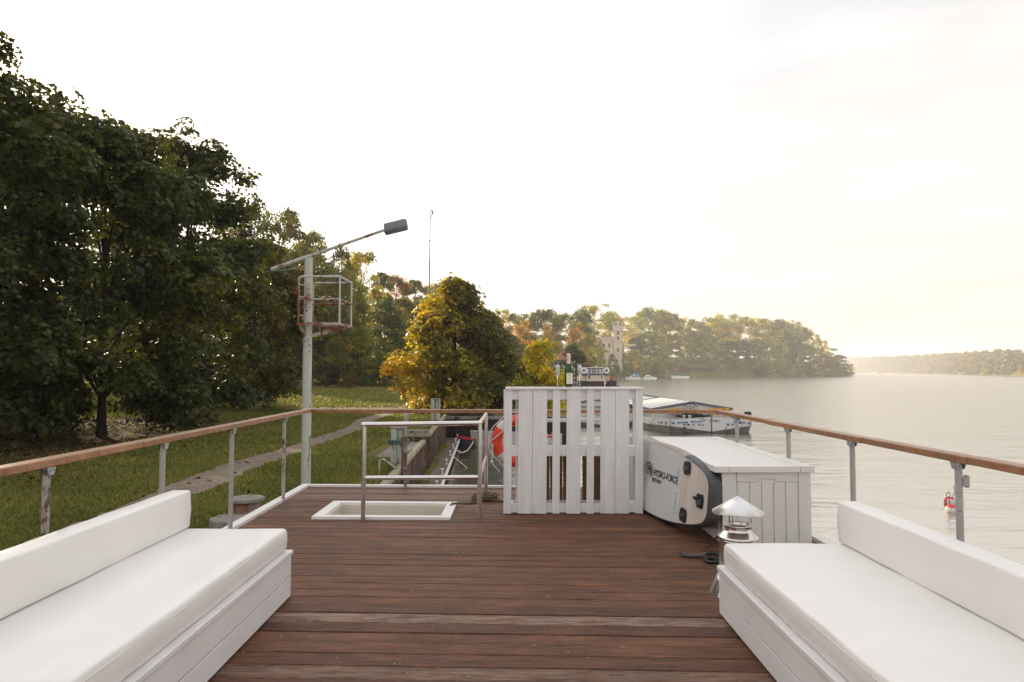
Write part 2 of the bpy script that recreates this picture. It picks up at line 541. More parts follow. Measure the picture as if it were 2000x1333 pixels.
m, t, p, out = new_mat('grass_ground')
v = coords(t)
n1 = noise(t, v, 0.35, 6, 0.6)
n2 = noise(t, v, 2.6, 6, 0.7)
n3 = noise(t, v, 28, 5, 0.7)
col = ramp(t, n2, [(0.25, (0.06, 0.075, 0.012)), (0.5, (0.14, 0.15, 0.028)), (0.75, (0.22, 0.195, 0.05))])
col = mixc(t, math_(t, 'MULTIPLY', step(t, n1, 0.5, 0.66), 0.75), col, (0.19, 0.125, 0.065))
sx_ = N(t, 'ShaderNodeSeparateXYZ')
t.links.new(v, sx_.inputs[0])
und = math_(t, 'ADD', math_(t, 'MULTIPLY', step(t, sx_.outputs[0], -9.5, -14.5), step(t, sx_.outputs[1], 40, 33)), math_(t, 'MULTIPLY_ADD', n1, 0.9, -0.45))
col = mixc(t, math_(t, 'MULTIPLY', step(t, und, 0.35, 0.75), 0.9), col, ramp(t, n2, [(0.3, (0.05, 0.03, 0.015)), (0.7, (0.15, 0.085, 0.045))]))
col = mixc(t, 0.7, col, ramp(t, n3, [(0.3, (0.3, 0.3, 0.25)), (0.7, (1.25, 1.2, 1.0))]), 'MULTIPLY')
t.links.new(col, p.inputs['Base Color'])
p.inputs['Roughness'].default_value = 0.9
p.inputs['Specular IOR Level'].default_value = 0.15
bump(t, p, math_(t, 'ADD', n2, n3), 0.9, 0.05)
M['grass'] = m

rows = sorted(set([-60, -30, -10, 0, 5, 8, 10, 11.49, 11.51, 14, 17, 20, 22, 24.29, 24.31, 26.49, 26.51, 28, 30, 33, 36, 37.98, 38.03, 38.6, 40, 42, 45] + list(range(48, 120, 4)) + list(range(120, 340, 8)) + list(range(336, 660, 6)) + list(range(660, 905, 20))))
us = np.concatenate([[0, 0.003, 0.008], np.linspace(0.015, 1, 46) ** 1.7 * 0.985 + 0.015])
vs, fs = [], []
for y in rows:
    sx = shore_x(y)
    x = sx - us * 330.0
    z = ground_z(x, np.full_like(x, y))
    vs += [(sx, y, -3.4)] + [(a, y, b) for a, b in zip(x, z)]
k = len(us) + 1
for j in range(len(rows) - 1):
    for i in range(k - 1):
        a = j * k + i
        fs.append((a, a + 1, a + k + 1, a + k))
mb = MB()
mb.add(vs, fs, 0, True)
tag(mb.build('ground', M['grass'], fix=True), 'grassy bank rising to a wooded hillside', 'ground', kind='structure')

# dirt path along the bank
m, t, p, out = new_mat('path_dirt')
v = coords(t)
n1, n2 = noise(t, v, 3.0, 6, 0.65), noise(t, v, 16, 5, 0.7)
vo = N(t, 'ShaderNodeTexVoronoi', feature='DISTANCE_TO_EDGE')
vo.inputs['Scale'].default_value = 2.6
t.links.new(v, vo.inputs['Vector'])
col = ramp(t, math_(t, 'ADD', math_(t, 'MULTIPLY', n1, 0.6), math_(t, 'MULTIPLY', n2, 0.4)), [(0.3, (0.12, 0.085, 0.06)), (0.5, (0.215, 0.16, 0.118)), (0.7, (0.31, 0.24, 0.185))])
col = mixc(t, math_(t, 'MULTIPLY', step(t, vo.outputs['Distance'], 0.05, 0.0), 0.55), col, (0.06, 0.045, 0.03))
t.links.new(col, p.inputs['Base Color'])
p.inputs['Roughness'].default_value = 0.9
bump(t, p, math_(t, 'ADD', n2, vo.outputs['Distance']), 0.6, 0.03)
M['path'] = m
rng = np.random.default_rng(5)
Lp = [(-60, 1105), (60, 1052), (230, 992), (325, 949), (432, 908), (580, 867), (607, 858), (674, 836), (693, 820), (735, 809), (775, 803.5)]
Rp = [(-20, 1150), (150, 1085), (367, 978), (444, 948), (536, 903), (600, 881), (706, 843), (722, 832), (752, 817), (790, 809), (815, 805)]
mb = MB()
La = [gz(a, b, G) for a, b in Lp]
Ra = [gz(a, b, G) for a, b in Rp]
def dense(pts, n):
    pts = np.array([p[:] for p in pts])
    s = np.concatenate([[0], np.cumsum(np.linalg.norm(np.diff(pts, axis=0), axis=1))])
    u = np.linspace(0, s[-1], n)
    return np.stack([np.interp(u, s, pts[:, i]) for i in range(3)], 1)
A, B = dense(La, 160), dense(Ra, 160)
A, B = A + (B - A) * .07, A + (B - A) * .91
A[:, 0] += rng.normal(0, 0.06, 160)
B[:, 0] += rng.normal(0, 0.06, 160)
vs = []
for a, b in zip(A, B):
    for u in (0, 0.25, 0.5, 0.75, 1):
        q = a * (1 - u) + b * u
        vs.append((q[0], q[1], gzv(q[0], q[1]) + 0.012))
mb.add(vs, [(j * 5 + i, j * 5 + i + 1, j * 5 + i + 6, j * 5 + i + 5) for j in range(159) for i in range(4)], 0, True)
tag(mb.build('path', M['path'], fix=True), 'worn grey dirt footpath through the grass', 'path', kind='structure')
# gravel road crossing behind the meadow edge
mb = MB()
vs = []
for i in range(41):
    x = -14 + i * 0.32
    y0 = 46.0 + 0.05 * x + rng.normal(0, 0.08)
    vs += [(x, y0, gzv(x, y0) + 0.014), (x, y0 + 2.6 + rng.normal(0, 0.1), gzv(x, y0 + 2.6) + 0.014)]
mb.add(vs, [(2 * i, 2 * i + 2, 2 * i + 3, 2 * i + 1) for i in range(40)])
tag(mb.build('road', M['path'], fix=True), 'grey gravel track behind the lawn', 'road', kind='structure')

# grass blades on the near lawn and meadow, fallen leaves
def on_path(x, y):
    xa = np.interp(y, A[:, 1], A[:, 0])
    xb = np.interp(y, B[:, 1], B[:, 0])
    return (x > xa - 0.02) & (x < xb + 0.02) & (y < 41)
m, t, p, out = new_mat('grass_blade')
tn = N(t, 'ShaderNodeAttribute', attribute_name='tone')
col = ramp(t, tn.outputs['Fac'], [(0.0, (0.075, 0.098, 0.012)), (0.5, (0.19, 0.205, 0.03)), (0.8, (0.31, 0.285, 0.06)), (1.0, (0.28, 0.21, 0.08))])
t.links.new(col, p.inputs['Base Color'])
p.inputs['Roughness'].default_value = 0.6
tr = N(t, 'ShaderNodeBsdfTranslucent')
t.links.new(col, tr.inputs[0])
ms = N(t, 'ShaderNodeMixShader')
ms.inputs[0].default_value = 0.35
t.links.new(p.outputs[0], ms.inputs[1])
t.links.new(tr.outputs[0], ms.inputs[2])
t.links.new(ms.outputs[0], out.inputs[0])
M['blade'] = m
def vnoise(x, y, s, seed):
    r = np.random.default_rng(seed)
    a = r.uniform(0, 2 * PI, 6); kx = r.normal(0, s, 6); ky = r.normal(0, s, 6)
    return sum(np.sin(kx[i] * x + ky[i] * y + a[i]) for i in range(6)) / 6
n = 210000
y = 9 + (rng.random(n) ** 1.6) * 36
x = -2.9 - rng.random(n) * (3 + y * 0.62)
bare = vnoise(x, y, 0.9, 3) + 0.5 * vnoise(x, y, 2.5, 4)
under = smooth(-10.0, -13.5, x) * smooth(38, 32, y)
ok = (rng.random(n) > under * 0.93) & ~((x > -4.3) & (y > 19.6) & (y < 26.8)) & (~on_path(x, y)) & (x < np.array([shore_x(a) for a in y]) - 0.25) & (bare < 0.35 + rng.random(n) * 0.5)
n2_ = 60000
y2 = 47 + rng.random(n2_) * 42
x2 = -40 + rng.random(n2_) * 42
x = np.concatenate([x[ok], x2]); y = np.concatenate([y[ok], y2])
n = len(x)
z = ground_z(x, y)
far_k = np.where(y > 46, 2.6, 1.0)
hgt = (0.035 + rng.random(n) * 0.055) * (0.8 + y / 45) * np.where(y > 46, 1.6, 1.0)
wid = (0.0045 + 0.0011 * y) * (0.7 + 0.6 * rng.random(n)) * np.where(y > 46, 1.5, 1.0)
ang = rng.random(n) * 2 * PI
lean = rng.normal(0, 0.6, (n, 2)) * hgt[:, None]
dx, dy = np.cos(ang) * wid, np.sin(ang) * wid
V = np.empty((n, 3, 3))
V[:, 0] = np.stack([x - dx, y - dy, z - 0.005], 1)
V[:, 1] = np.stack([x + dx, y + dy, z - 0.005], 1)
V[:, 2] = np.stack([x + lean[:, 0], y + lean[:, 1], z + hgt], 1)
tone = np.clip(0.50 + 0.30 * vnoise(x, y, 0.8, 9) + 0.25 * vnoise(x, y, 0.25, 10) + rng.normal(0, 0.17, n) + np.where(y > 46, 0.22, 0), 0, 1)  # meadow blades made lighter, standing in for the light it lacks
o = link('grass', np_mesh('grass', V.reshape(-1, 3), 3, [M['blade']], {'tone': tone}))
tag(o, 'short patchy lawn grass on the bank', 'grass', kind='stuff')
rw = np.random.default_rng(31)
cl_y = np.concatenate([12 + rw.random(60) * 25, rw.uniform(21.8, 34.5, 46)])
on_j = np.arange(106) >= 60
cl_x = np.array([wall_x(q) for q in cl_y]) + np.where(on_j, rw.uniform(.05, .2, 106), -rw.uniform(.25, 1.1, 106))
ok_ = on_j | ~((cl_y > 19.5) & (cl_y < 26.8))
cl_x, cl_y, on_j = cl_x[ok_], cl_y[ok_], on_j[ok_]
k_ = len(cl_x)
ci_ = np.repeat(np.arange(k_), 46)
m_ = len(ci_)
sp_ = np.where(on_j, .14, .10)[ci_]
wx_ = cl_x[ci_] + rw.normal(0, 1, m_) * sp_ * np.where(on_j[ci_], .35, 1)
wy_ = cl_y[ci_] + rw.normal(0, 1, m_) * sp_ * np.where(on_j[ci_], 3.0, 1)
wz_ = np.where(on_j[ci_], -2.2, G)
hh_ = np.where(on_j[ci_], .05, .26)[...] * rw.uniform(.4, 1.2, m_)
aa_ = rw.random(m_) * 6.28
ww_ = np.where(on_j[ci_], .03, .012)
ln_ = rw.normal(0, .5, (m_, 2)) * hh_[:, None]
V = np.empty((m_, 3, 3))
V[:, 0] = np.stack([wx_ - np.cos(aa_) * ww_, wy_ - np.sin(aa_) * ww_, wz_ - .005], 1)
V[:, 1] = np.stack([wx_ + np.cos(aa_) * ww_, wy_ + np.sin(aa_) * ww_, wz_ - .005], 1)
V[:, 2] = np.stack([wx_ + ln_[:, 0], wy_ + ln_[:, 1], wz_ + hh_], 1)
tag(link('weeds', np_mesh('weeds', V.reshape(-1, 3), 3, [M['blade']], {'tone': np.clip(rw.normal(.72, .2, m_), 0, 1)})), 'tufts of weeds and moss along the sheet piling and the jetty', 'weeds', kind='stuff')
n = 15000
y = 10 + rng.random(n) ** 0.9 * 34
x = -5 - rng.random(n) * (4 + y * 0.55)
keep = (vnoise(x, y, 0.5, 12) + rng.normal(0, 0.3, n) - 0.03 * (x + 9) > 0.0) & (rng.random(n) < np.clip(smooth(-8.5, -12, x) + 0.10, 0, 1))
x, y = x[keep], y[keep]
n = len(x)
z = ground_z(x, y) + 0.03
sz = 0.05 + 0.05 * rng.random(n)
a = rng.random(n) * 2 * PI
V = np.empty((n, 4, 3))
for q, (u, w_) in enumerate(((0, -1), (0.7, 0), (0, 1), (-0.7, 0))):
    V[:, q] = np.stack([x + sz * (u * np.cos(a) - w_ * np.sin(a)), y + sz * (u * np.sin(a) + w_ * np.cos(a)), z + rng.normal(0, 0.02, n)], 1)
M['litter'] = leaf_mat('fallen_leaf', 0.02, [(0.0, (0.04, 0.02, 0.009)), (0.5, (0.11, 0.052, 0.021)), (1.0, (0.22, 0.115, 0.035))])
for n_ in M['litter'].node_tree.nodes:
    if n_.type == 'BSDF_PRINCIPLED':
        n_.inputs['Roughness'].default_value = 0.95
        n_.inputs['Specular IOR Level'].default_value = 0.0
o = link('fallen_leaves', np_mesh('fallen_leaves', V.reshape(-1, 3), 4, [M['litter']], {'hue': rng.random(n), 'tone': rng.random(n)}))
tag(o, 'brown fallen leaves scattered under the trees', 'leaves', kind='stuff')

# ------------------------------------------------------------------ trees
MAPLE = np.array([(0, -.45), (.18, -.2), (.5, -.12), (.27, .1), (0, .55), (-.27, .1), (-.5, -.12), (-.18, -.2)])
DIAM = np.array([(0, -.5), (.36, .02), (0, .5), (-.36, .02)])
def unit(v): return v / np.maximum(np.linalg.norm(v, axis=-1, keepdims=True), 1e-9)
PROF = {
    'round': lambda t: np.clip(np.sin(PI * np.clip(t * 0.92 + 0.06, 0, 1)), 0, 1) ** 0.55,
    'skirt': lambda t: np.where(t < 0.45, 0.86 + 0.3 * t, np.clip(1.0 - ((t - 0.45) / 0.62) ** 2.0, 0.05, 1)),
    'maple': lambda t: np.where(t < 0.25, 0.72 + 1.1 * t, np.clip(1.0 - ((t - 0.25) / 0.80) ** 1.5, 0.06, 1)),
    'full': lambda t: np.where(t < 0.6, 0.80 + 0.33 * t, np.sqrt(np.clip(1.0 - ((t - 0.6) / 0.42) ** 2, 0.02, 1))),
    'tall': lambda t: np.clip(np.sin(PI * np.clip(t * 0.85 + 0.12, 0, 1)), 0, 1) ** 0.5,
}
def clumps(rng, z0, z1, rad, prof, k, cr, cx=(0, 0)):
    t = rng.random(k) ** 0.9
    Rr = rad * PROF[prof](t)
    a = rng.random(k) * 2 * PI
    r = Rr * np.sqrt(0.15 + 0.85 * rng.random(k)) * 0.92
    rr = cr * rad * (0.6 + 0.8 * rng.random(k)) * (0.55 + 0.45 * PROF[prof](t))
    zz = z0 + (z1 - z0) * t
    zz = np.clip(zz, z0 + rr * 0.5, z1 - rr * 0.4)
    c = np.stack([cx[0] * t + r * np.cos(a), cx[1] * t + r * np.sin(a), zz], 1)
    return c, np.stack([rr, rr, rr * (0.62 + 0.3 * rng.random(k))], 1)
def leaves(rng, C, Rd, n, size, shape=DIAM, per=11, spray=0.30, hue=(0.35, 0.18), side=None, droop=0.55):
    """leaves in sprays on and in the clumps; returns verts, attributes"""
    ns = max(1, n // per)
    w = Rd[:, 0] ** 2
    ci = rng.choice(len(C), ns, p=w / w.sum())
    d = unit(rng.normal(size=(ns, 3)))
    d[:, 2] = np.where(d[:, 2] < -0.35, d[:, 2] * 0.5, d[:, 2])
    rad = 0.35 + 0.65 * rng.random(ns) ** 0.45
    rad = np.where(rng.random(ns) < 0.22, rad * (1.0 + 0.55 * rng.random(ns)), rad)
    P = C[ci] + d * Rd[ci] * rad[:, None]
    nrm = unit(d * 0.7 + np.array([0, 0, 0.75]) + rng.normal(0, 0.4, (ns, 3)))
    tx = unit(np.cross(nrm, rng.normal(size=(ns, 3))))
    ty = np.cross(nrm, tx)
    chue = rng.normal(hue[0], hue[1] * 0.7, len(C))
    ctone = rng.normal(0.5, 0.16, len(C))
    sh = chue[ci] + rng.normal(0, hue[1] * 0.6, ns)
    if side is not None:
        dv, amt = side
        ext = np.abs((C @ np.array(dv))).max() + 1e-6
        sh = sh + amt * (P @ np.array(dv)) / ext
    st = ctone[ci] + rng.normal(0, 0.12, ns)
    m_ = ns * per
    si = np.repeat(np.arange(ns), per)
    rr = np.sqrt(rng.random(m_)) * spray
    aa = rng.random(m_) * 2 * PI
    pos = P[si] + tx[si] * (rr * np.cos(aa))[:, None] + ty[si] * (rr * np.sin(aa))[:, None] - np.array([0, 0, 1]) * (rr ** 2 / max(spray, 1e-3) * droop)[:, None]
    ln = unit(nrm[si] + rng.normal(0, 0.42, (m_, 3)))
    lx = unit(np.cross(ln, rng.normal(size=(m_, 3))))
    ly = np.cross(ln, lx)
    s_ = size * (0.65 + 0.7 * rng.random(m_))
    V = pos[:, None, :] + s_[:, None, None] * (shape[None, :, 0:1] * lx[:, None, :] + shape[None, :, 1:2] * ly[:, None, :])
    hu = np.clip(sh[si] + rng.normal(0, hue[1] * 0.45, m_), 0, 1)
    to = np.clip(st[si] + rng.normal(0, 0.13, m_), 0, 1)
    return V.reshape(-1, 3), {'hue': hu, 'tone': to}
def trunk_mb(rng, h, r, C, nl, cx=(0, 0), seg=8, bend=0.15):
    mb = MB()
    pts, rad = [], []
    n = 9
    px, py = 0.0, 0.0
    for i in range(n):
        u = i / (n - 1)
        pts.append((cx[0] * u * 0.8 + px, cx[1] * u * 0.8 + py, h * u - (0.15 if i == 0 else 0)))
        rad.append(r * ((1.35 if i == 0 else 1.0) * (1 - 0.8 * u)))
        px += rng.normal(0, bend * r); py += rng.normal(0, bend * r)
    mb.tube(pts, rad, seg)
    idx = rng.choice(len(C), min(nl, len(C)), replace=False)
    for i in idx:
        c = C[i]
        u = np.clip((c[2] / h) * 0.62 - 0.05 + rng.normal(0, 0.05), 0.14, 0.9)
        k_ = u * (n - 1)
        b = Vector(pts[int(k_)]).lerp(Vector(pts[min(n - 1, int(k_) + 1)]), k_ - int(k_))
        e_ = Vector(c)
        mid = b.lerp(e_, 0.5) + Vector((rng.normal(0, .12), rng.normal(0, .12), 0.12 * (e_ - b).length))
        r0 = r * (1 - 0.8 * u) * 0.5
        mb.tube([b, mid, e_], [r0, r0 * 0.6, r0 * 0.18], 5)
    return mb
def big_tree(name, label, loc, h, rad, z0, seed, nleaf, size, prof='skirt', k=60, cr=0.3, hue=(0.35, 0.16), side=None, mat='leaf', tr=0.16, cx=(0, 0), shape=MAPLE, color=(1, 1, 1), nl=26, group=None, spray=0.32, cat='tree', extra=None):
    rng = np.random.default_rng(seed)
    C, Rd = clumps(rng, z0, h, rad, prof, k, cr, cx)
    if extra is not None:
        C = np.concatenate([C, np.array([e[:3] for e in extra], float)])
        Rd = np.concatenate([Rd, np.array([(e[3], e[3], e[3] * 0.8) for e in extra], float)])
    V, at = leaves(rng, C, Rd, nleaf, size, shape, 11, spray, hue, side)
    V[:, 2] = np.maximum(V[:, 2], 0.05)
    r = thing(name, label, cat, (loc[0], loc[1], gzv(loc[0], loc[1])), group=group)
    trunk_mb(rng, h * 0.82, tr, C, nl, cx).build('trunk', M['bark'], r)
    c = link('crown', np_mesh(name + '_crown', V, len(shape), [M[mat]], at), r)
    c.color = c4(color)
    return r
TG = 'big maples on the left bank'
big_tree('maple_tree', 'tallest dark maple at the left edge of the photo, its crown running out of frame', (-18.0, 21.5), 13.9, 4.5, 0.7, 11, 74000, 0.20, 'skirt', 120, 0.27, (0.22, 0.15), group=TG, tr=0.2)
big_tree('maple_tree', 'dark green maple left of the footpath with low branches nearly brushing the lawn', (-15.5, 26.3), 12.2, 3.9, 0.35, 12, 62000, 0.19, 'skirt', 110, 0.28, (0.26, 0.16), group=TG, tr=0.16)
big_tree('maple_tree', 'dark green maple with a loose ragged top, second trunk from the lamp post', (-15.1, 32.4), 13.2, 3.9, 0.9, 13, 56000, 0.19, 'skirt', 100, 0.27, (0.30, 0.17), group=TG, tr=0.17, extra=[(-1.2, 0, 13.6, .8), (-.3, 0, 14.2, .6), (.9, 0, 13.2, .7), (1.7, 0, 12.6, .55), (2.2, 0, 11.8, .8), (2.6, .3, 10.6, .8)])
big_tree('maple_tree', 'reddish tinged maple just left of the lamp post with a drooping side branch', (-17.1, 44.5), 10.6, 4.2, 0.8, 14, 46000, 0.21, 'skirt', 80, 0.28, (0.50, 0.18), group=TG, tr=0.2, cx=(1.0, 0), extra=[(2.2, -1, 2.0, 1.2), (2.9, -1, 3.0, 1.2), (2.0, -1, 1.3, .9), (3.0, -1, 1.7, .9)])
big_tree('maple_tree', 'added dark maple closing sun gaps behind the leftmost one, almost wholly outside the frame', (-23.5, 28.5), 14.0, 4.6, 0.5, 19, 26000, 0.28, 'skirt', 90, 0.28, (0.25, 0.15), group=TG, tr=0.2, shape=DIAM)  # added to stop sun leaking through the leftmost crown onto the deck
big_tree('maple_tree', 'unseen dark maple added to shade the deck, just outside the left of the frame', (-18.5, 13.5), 14.0, 4.8, 0.8, 15, 34000, 0.30, 'skirt', 90, 0.3, (0.25, 0.15), group=TG, tr=0.2, shape=DIAM)  # unseen tree, put there to keep direct sun off the deck
# the golden maple at the quay corner and the yellow bush
p_ = gz(890, 815, G)
big_tree('autumn_maple', 'golden and green maple at the corner of the quay, beside the tall thin mast', (p_.x - 0.25, 40.8), 7.9, 4.0, 0.2, 16, 52000, 0.195, 'maple', 110, 0.24, (0.33, 0.16), ((-0.95, -0.2, 0.15), 0.32), 'leaf_autumn', 0.14)  # autumn hue, pushed yellower leftwards to put its sunlit side into the colour
p_ = gy(1052, 800, 46)
big_tree('yellow_shrub', 'bright yellow green young maple behind the white pallet bar', (p_.x, 46), 5.9, 2.15, 0.2, 17, 19000, 0.20, 'maple', 54, 0.32, (0.42, 0.10), ((-0.5, -0.3, 0.9), 0.22), 'leaf_autumn', 0.09, color=(1.3, 1.5, 0.9))

# library of woodland trees, unit height, copied with their own size and tint
def lib_tree(seed, nleaf, size, prof, k, cr, rad, z0, mat, parts, trunk_r=0.014, bark='bark', hue=(0.4, 0.2), nl=9):
    rng = np.random.default_rng(seed)
    C, Rd = clumps(rng, z0, 0.98, rad, prof, k, cr)
    V, at = leaves(rng, C, Rd, nleaf, size, DIAM, 7, size * 1.6, hue)
    return (np_mesh('woodland_crown', V, 4, [M[mat]], at), trunk_mb(rng, 0.85, trunk_r, C, nl, seg=6))
LIB = {}
for i in range(4):
    LIB['mid', i] = lib_tree(30 + i, 22000, 0.0175, ('full', 'full', 'full', 'round')[i], 110, 0.23, (0.27, 0.22, 0.26, 0.33)[i], (0.05, 0.06, 0.01, 0.03)[i], 'leaf_wood', 2)
for i in range(5):
    LIB['far', i] = lib_tree(40 + i, 8000, 0.026, ('full', 'full', 'round', 'full', 'maple')[i], 70, 0.24, (0.33, 0.27, 0.38, 0.32, 0.30)[i], (0.05, 0.06, 0.03, 0.01, 0.01)[i], 'leaf_wood', 1)
TR = {}
for k_, (me, tb) in LIB.items():
    o = tb.build('woodland_trunk', M['bark'])
    TR[k_] = o.data
    bpy.data.objects.remove(o)
rt = random.Random(4)
def tree(px, ytop, Y, wpx, lib, var, color, label, group=None, base=None, parts=True, name='woodland_tree', cat='tree'):
    top = gy(px, ytop, Y)
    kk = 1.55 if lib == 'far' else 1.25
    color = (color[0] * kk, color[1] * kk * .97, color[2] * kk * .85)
    zb = gzv(top.x, Y) if base is None else base
    h = max(1.2, top.z - zb)
    w = wpx / FPX * Y
    rad0 = (0.27, 0.22, 0.26, 0.33)[var] if lib == 'mid' else (0.33, 0.27, 0.38, 0.32, 0.30)[var]
    s = w / (2.0 * rad0 * 1.12)
    me = LIB[lib, var][0]
    if parts:
        r = thing(name, label, cat, (top.x, Y, zb), rt.random() * 6.28, group)
        r.scale = (s, s, h)
        link('trunk', TR[lib, var], r)
        c = link('crown', me, r)
        c.color = c4(color)
        return r
    c = link(name, me)
    c.location = (top.x, Y, zb)
    c.rotation_euler = (0, 0, rt.random() * 6.28)
    c.scale = (s, s, h)
    c.color = c4(color)
    return tag(c, label, cat, group)
DG, OL, YG, OR, BR, PG = (1.0, 1.2, 0.9), (1.7, 1.6, 0.9), (3.3, 2.7, 0.9), (3.6, 2.0, 0.7), (2.7, 1.5, 0.9), (2.4, 2.3, 1.1)  # YG puts yellow sunlight on the crowns into the tint
MG = 'woodland trees behind the meadow'
for px, yt, Y, w, v_, c_, lb in [
    (478, 400, 84, 150, 0, DG, 'tall dark tree on the skyline left of the lamp post, with two separate tops'),
    (548, 405, 88, 130, 1, OL, 'tall tree on the skyline just left of the lamp arm'),
    (425, 470, 112, 130, 0, OL, 'olive tree seen between the ragged maple and the lamp post'),
    (610, 450, 92, 95, 0, PG, 'pale topped tree directly behind the head of the lamp post'),
    (662, 478, 90, 120, 3, OL, 'broad olive tree behind the lamp basket'),
    (705, 488, 104, 95, 0, YG, 'yellowish tree on the skyline right of the lamp basket'),
    (742, 530, 118, 70, 1, OL, 'slim grey olive tree on the falling skyline'),
    (775, 536, 128, 80, 0, BR, 'brownish tree on the falling skyline left of the mast'),
    (812, 545, 140, 70, 1, OL, 'slim olive tree just left of the mast'),
    (860, 548, 150, 90, 0, PG, 'pale green tree behind the golden maple top'),
    (752, 580, 92, 110, 3, DG, 'round dark green tree at the back of the meadow'),
    (560, 560, 78, 110, 2, OL, 'bushy tree behind the lamp post, lower than the skyline'),
    (640, 600, 80, 90, 3, DG, 'dark leafy tree below the lamp basket'),
    (700, 640, 84, 80, 2, PG, 'green bushy tree at the end of the meadow'),
    (590, 470, 84, 90, 1, PG, 'light green tree just left of the lamp post head'),
    (640, 520, 76, 110, 0, OL, 'full green tree filling the space behind the lamp basket'),
    (690, 540, 86, 90, 3, PG, 'light olive tree right of the lamp basket'),
    (790, 580, 104, 80, 0, OL, 'olive tree behind the mast'),
    (530, 500, 76, 110, 3, DG, 'dark full tree between the reddish maple and the lamp post'),
    (340, 560, 118, 150, 0, DG, 'dark tree glimpsed behind the ragged maple'),
    (230, 560, 120, 170, 0, DG, 'dark tree far behind the low branched maple'),
    (100, 600, 120, 190, 0, DG, 'dark tree far back behind the leftmost maples'),
    (-75, 470, 44, 300, 2, DG, 'dark bushy tree added to block low sun at the left edge, behind the leftmost maple'),  # added to stop low sun passing under the left maples
    (-260, 430, 40, 330, 2, DG, 'second dark bushy tree added to block low sun, unseen outside the left edge'),  # out of view, added as another screen against the low sun
    (40, 560, 58, 260, 2, DG, 'dark bushy tree filling the gap below the leftmost maple'),
    (215, 440, 60, 220, 2, DG, 'dark bushy tree behind the trunk of the low branched maple'),
    (300, 480, 66, 160, 0, DG, 'dark tree behind the left half of the ragged maple'),
    (905, 600, 120, 100, 3, DG, 'blue green tree showing behind the right side of the golden maple'),
    (985, 640, 105, 90, 3, DG, 'dark blue green tree between the golden maple and the yellow shrub'),
    (1020, 690, 95, 70, 2, OL, 'low olive tree behind the yellow shrub'),
    (1120, 672, 118, 70, 3, (0.6, 0.6, 0.6), 'dark tree behind the champagne bottle'),
    (1090, 715, 98, 60, 2, PG, 'small green tree behind the left champagne glass'),
]:
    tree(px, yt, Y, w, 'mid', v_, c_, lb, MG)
SG = 'shrubs along the back of the meadow'
for i, (px, yt, Y, w, v_, c_) in enumerate([(612, 690, 78, 60, 2, PG), (650, 712, 80, 45, 2, OL), (680, 735, 76, 44, 2, BR), (712, 700, 80, 60, 2, PG), (742, 690, 82, 66, 2, PG), (770, 700, 80, 60, 2, PG), (800, 712, 84, 50, 2, DG), (590, 720, 74, 50, 2, OL), (560, 735, 74, 60, 2, DG), (520, 730, 80, 60, 2, DG), (440, 735, 90, 80, 2, PG), (380, 735, 92, 80, 2, DG), (300, 725, 92, 90, 2, DG), (200, 720, 92, 100, 2, DG), (90, 715, 90, 110, 2, DG)]):
    side_ = ['left of the lamp post', 'right of the lamp post'][px > 600]
    tree(px, yt, Y, w, 'mid', v_, c_, 'bushy green shrub at the back edge of the meadow, %s' % side_, SG + ' ' + side_, name='shrub', cat='shrub')

# wooded point across the lake
def shore_Y(px):
    pp = [(1000 + (0.0)) for _ in ()]
    xs_ = [991 + s[0] / s[1] * FPX for s in SHORE[3:12]]
    return float(np.interp(px, xs_, [s[1] for s in SHORE[3:12]]))
FG = 'trees of the wooded point across the lake'
sky_line = [(955, 606), (978, 604), (1005, 612), (1030, 612), (1050, 603), (1078, 606), (1105, 612), (1132, 604), (1150, 597), (1200, 606), (1222, 618), (1245, 606), (1268, 602), (1292, 604), (1315, 612), (1338, 622), (1360, 624), (1385, 617), (1408, 613), (1432, 612), (1455, 616), (1478, 622), (1500, 622), (1520, 622), (1540, 628), (1558, 627), (1575, 637), (1590, 652), (1606, 665), (1622, 680), (1638, 694), (1652, 708)]
for i, (px, yt) in enumerate(sky_line):
    sy_ = shore_Y(px)
    dY = 62 if px < 1500 else max(8, 62 - (px - 1500) * 0.35)
    c_ = rt.choice([OL, PG, OL, YG, DG])
    lb = 'hazy tree on the skyline of the wooded point across the lake'
    tree(px + rt.uniform(-4, 4), yt + rt.uniform(-2, 3), sy_ + dY, rt.uniform(50, 68) if px < 1560 else rt.uniform(30, 40), 'far', rt.choice([0, 1, 2]), c_, lb, FG + ', skyline', parts=False, name='forest_tree')
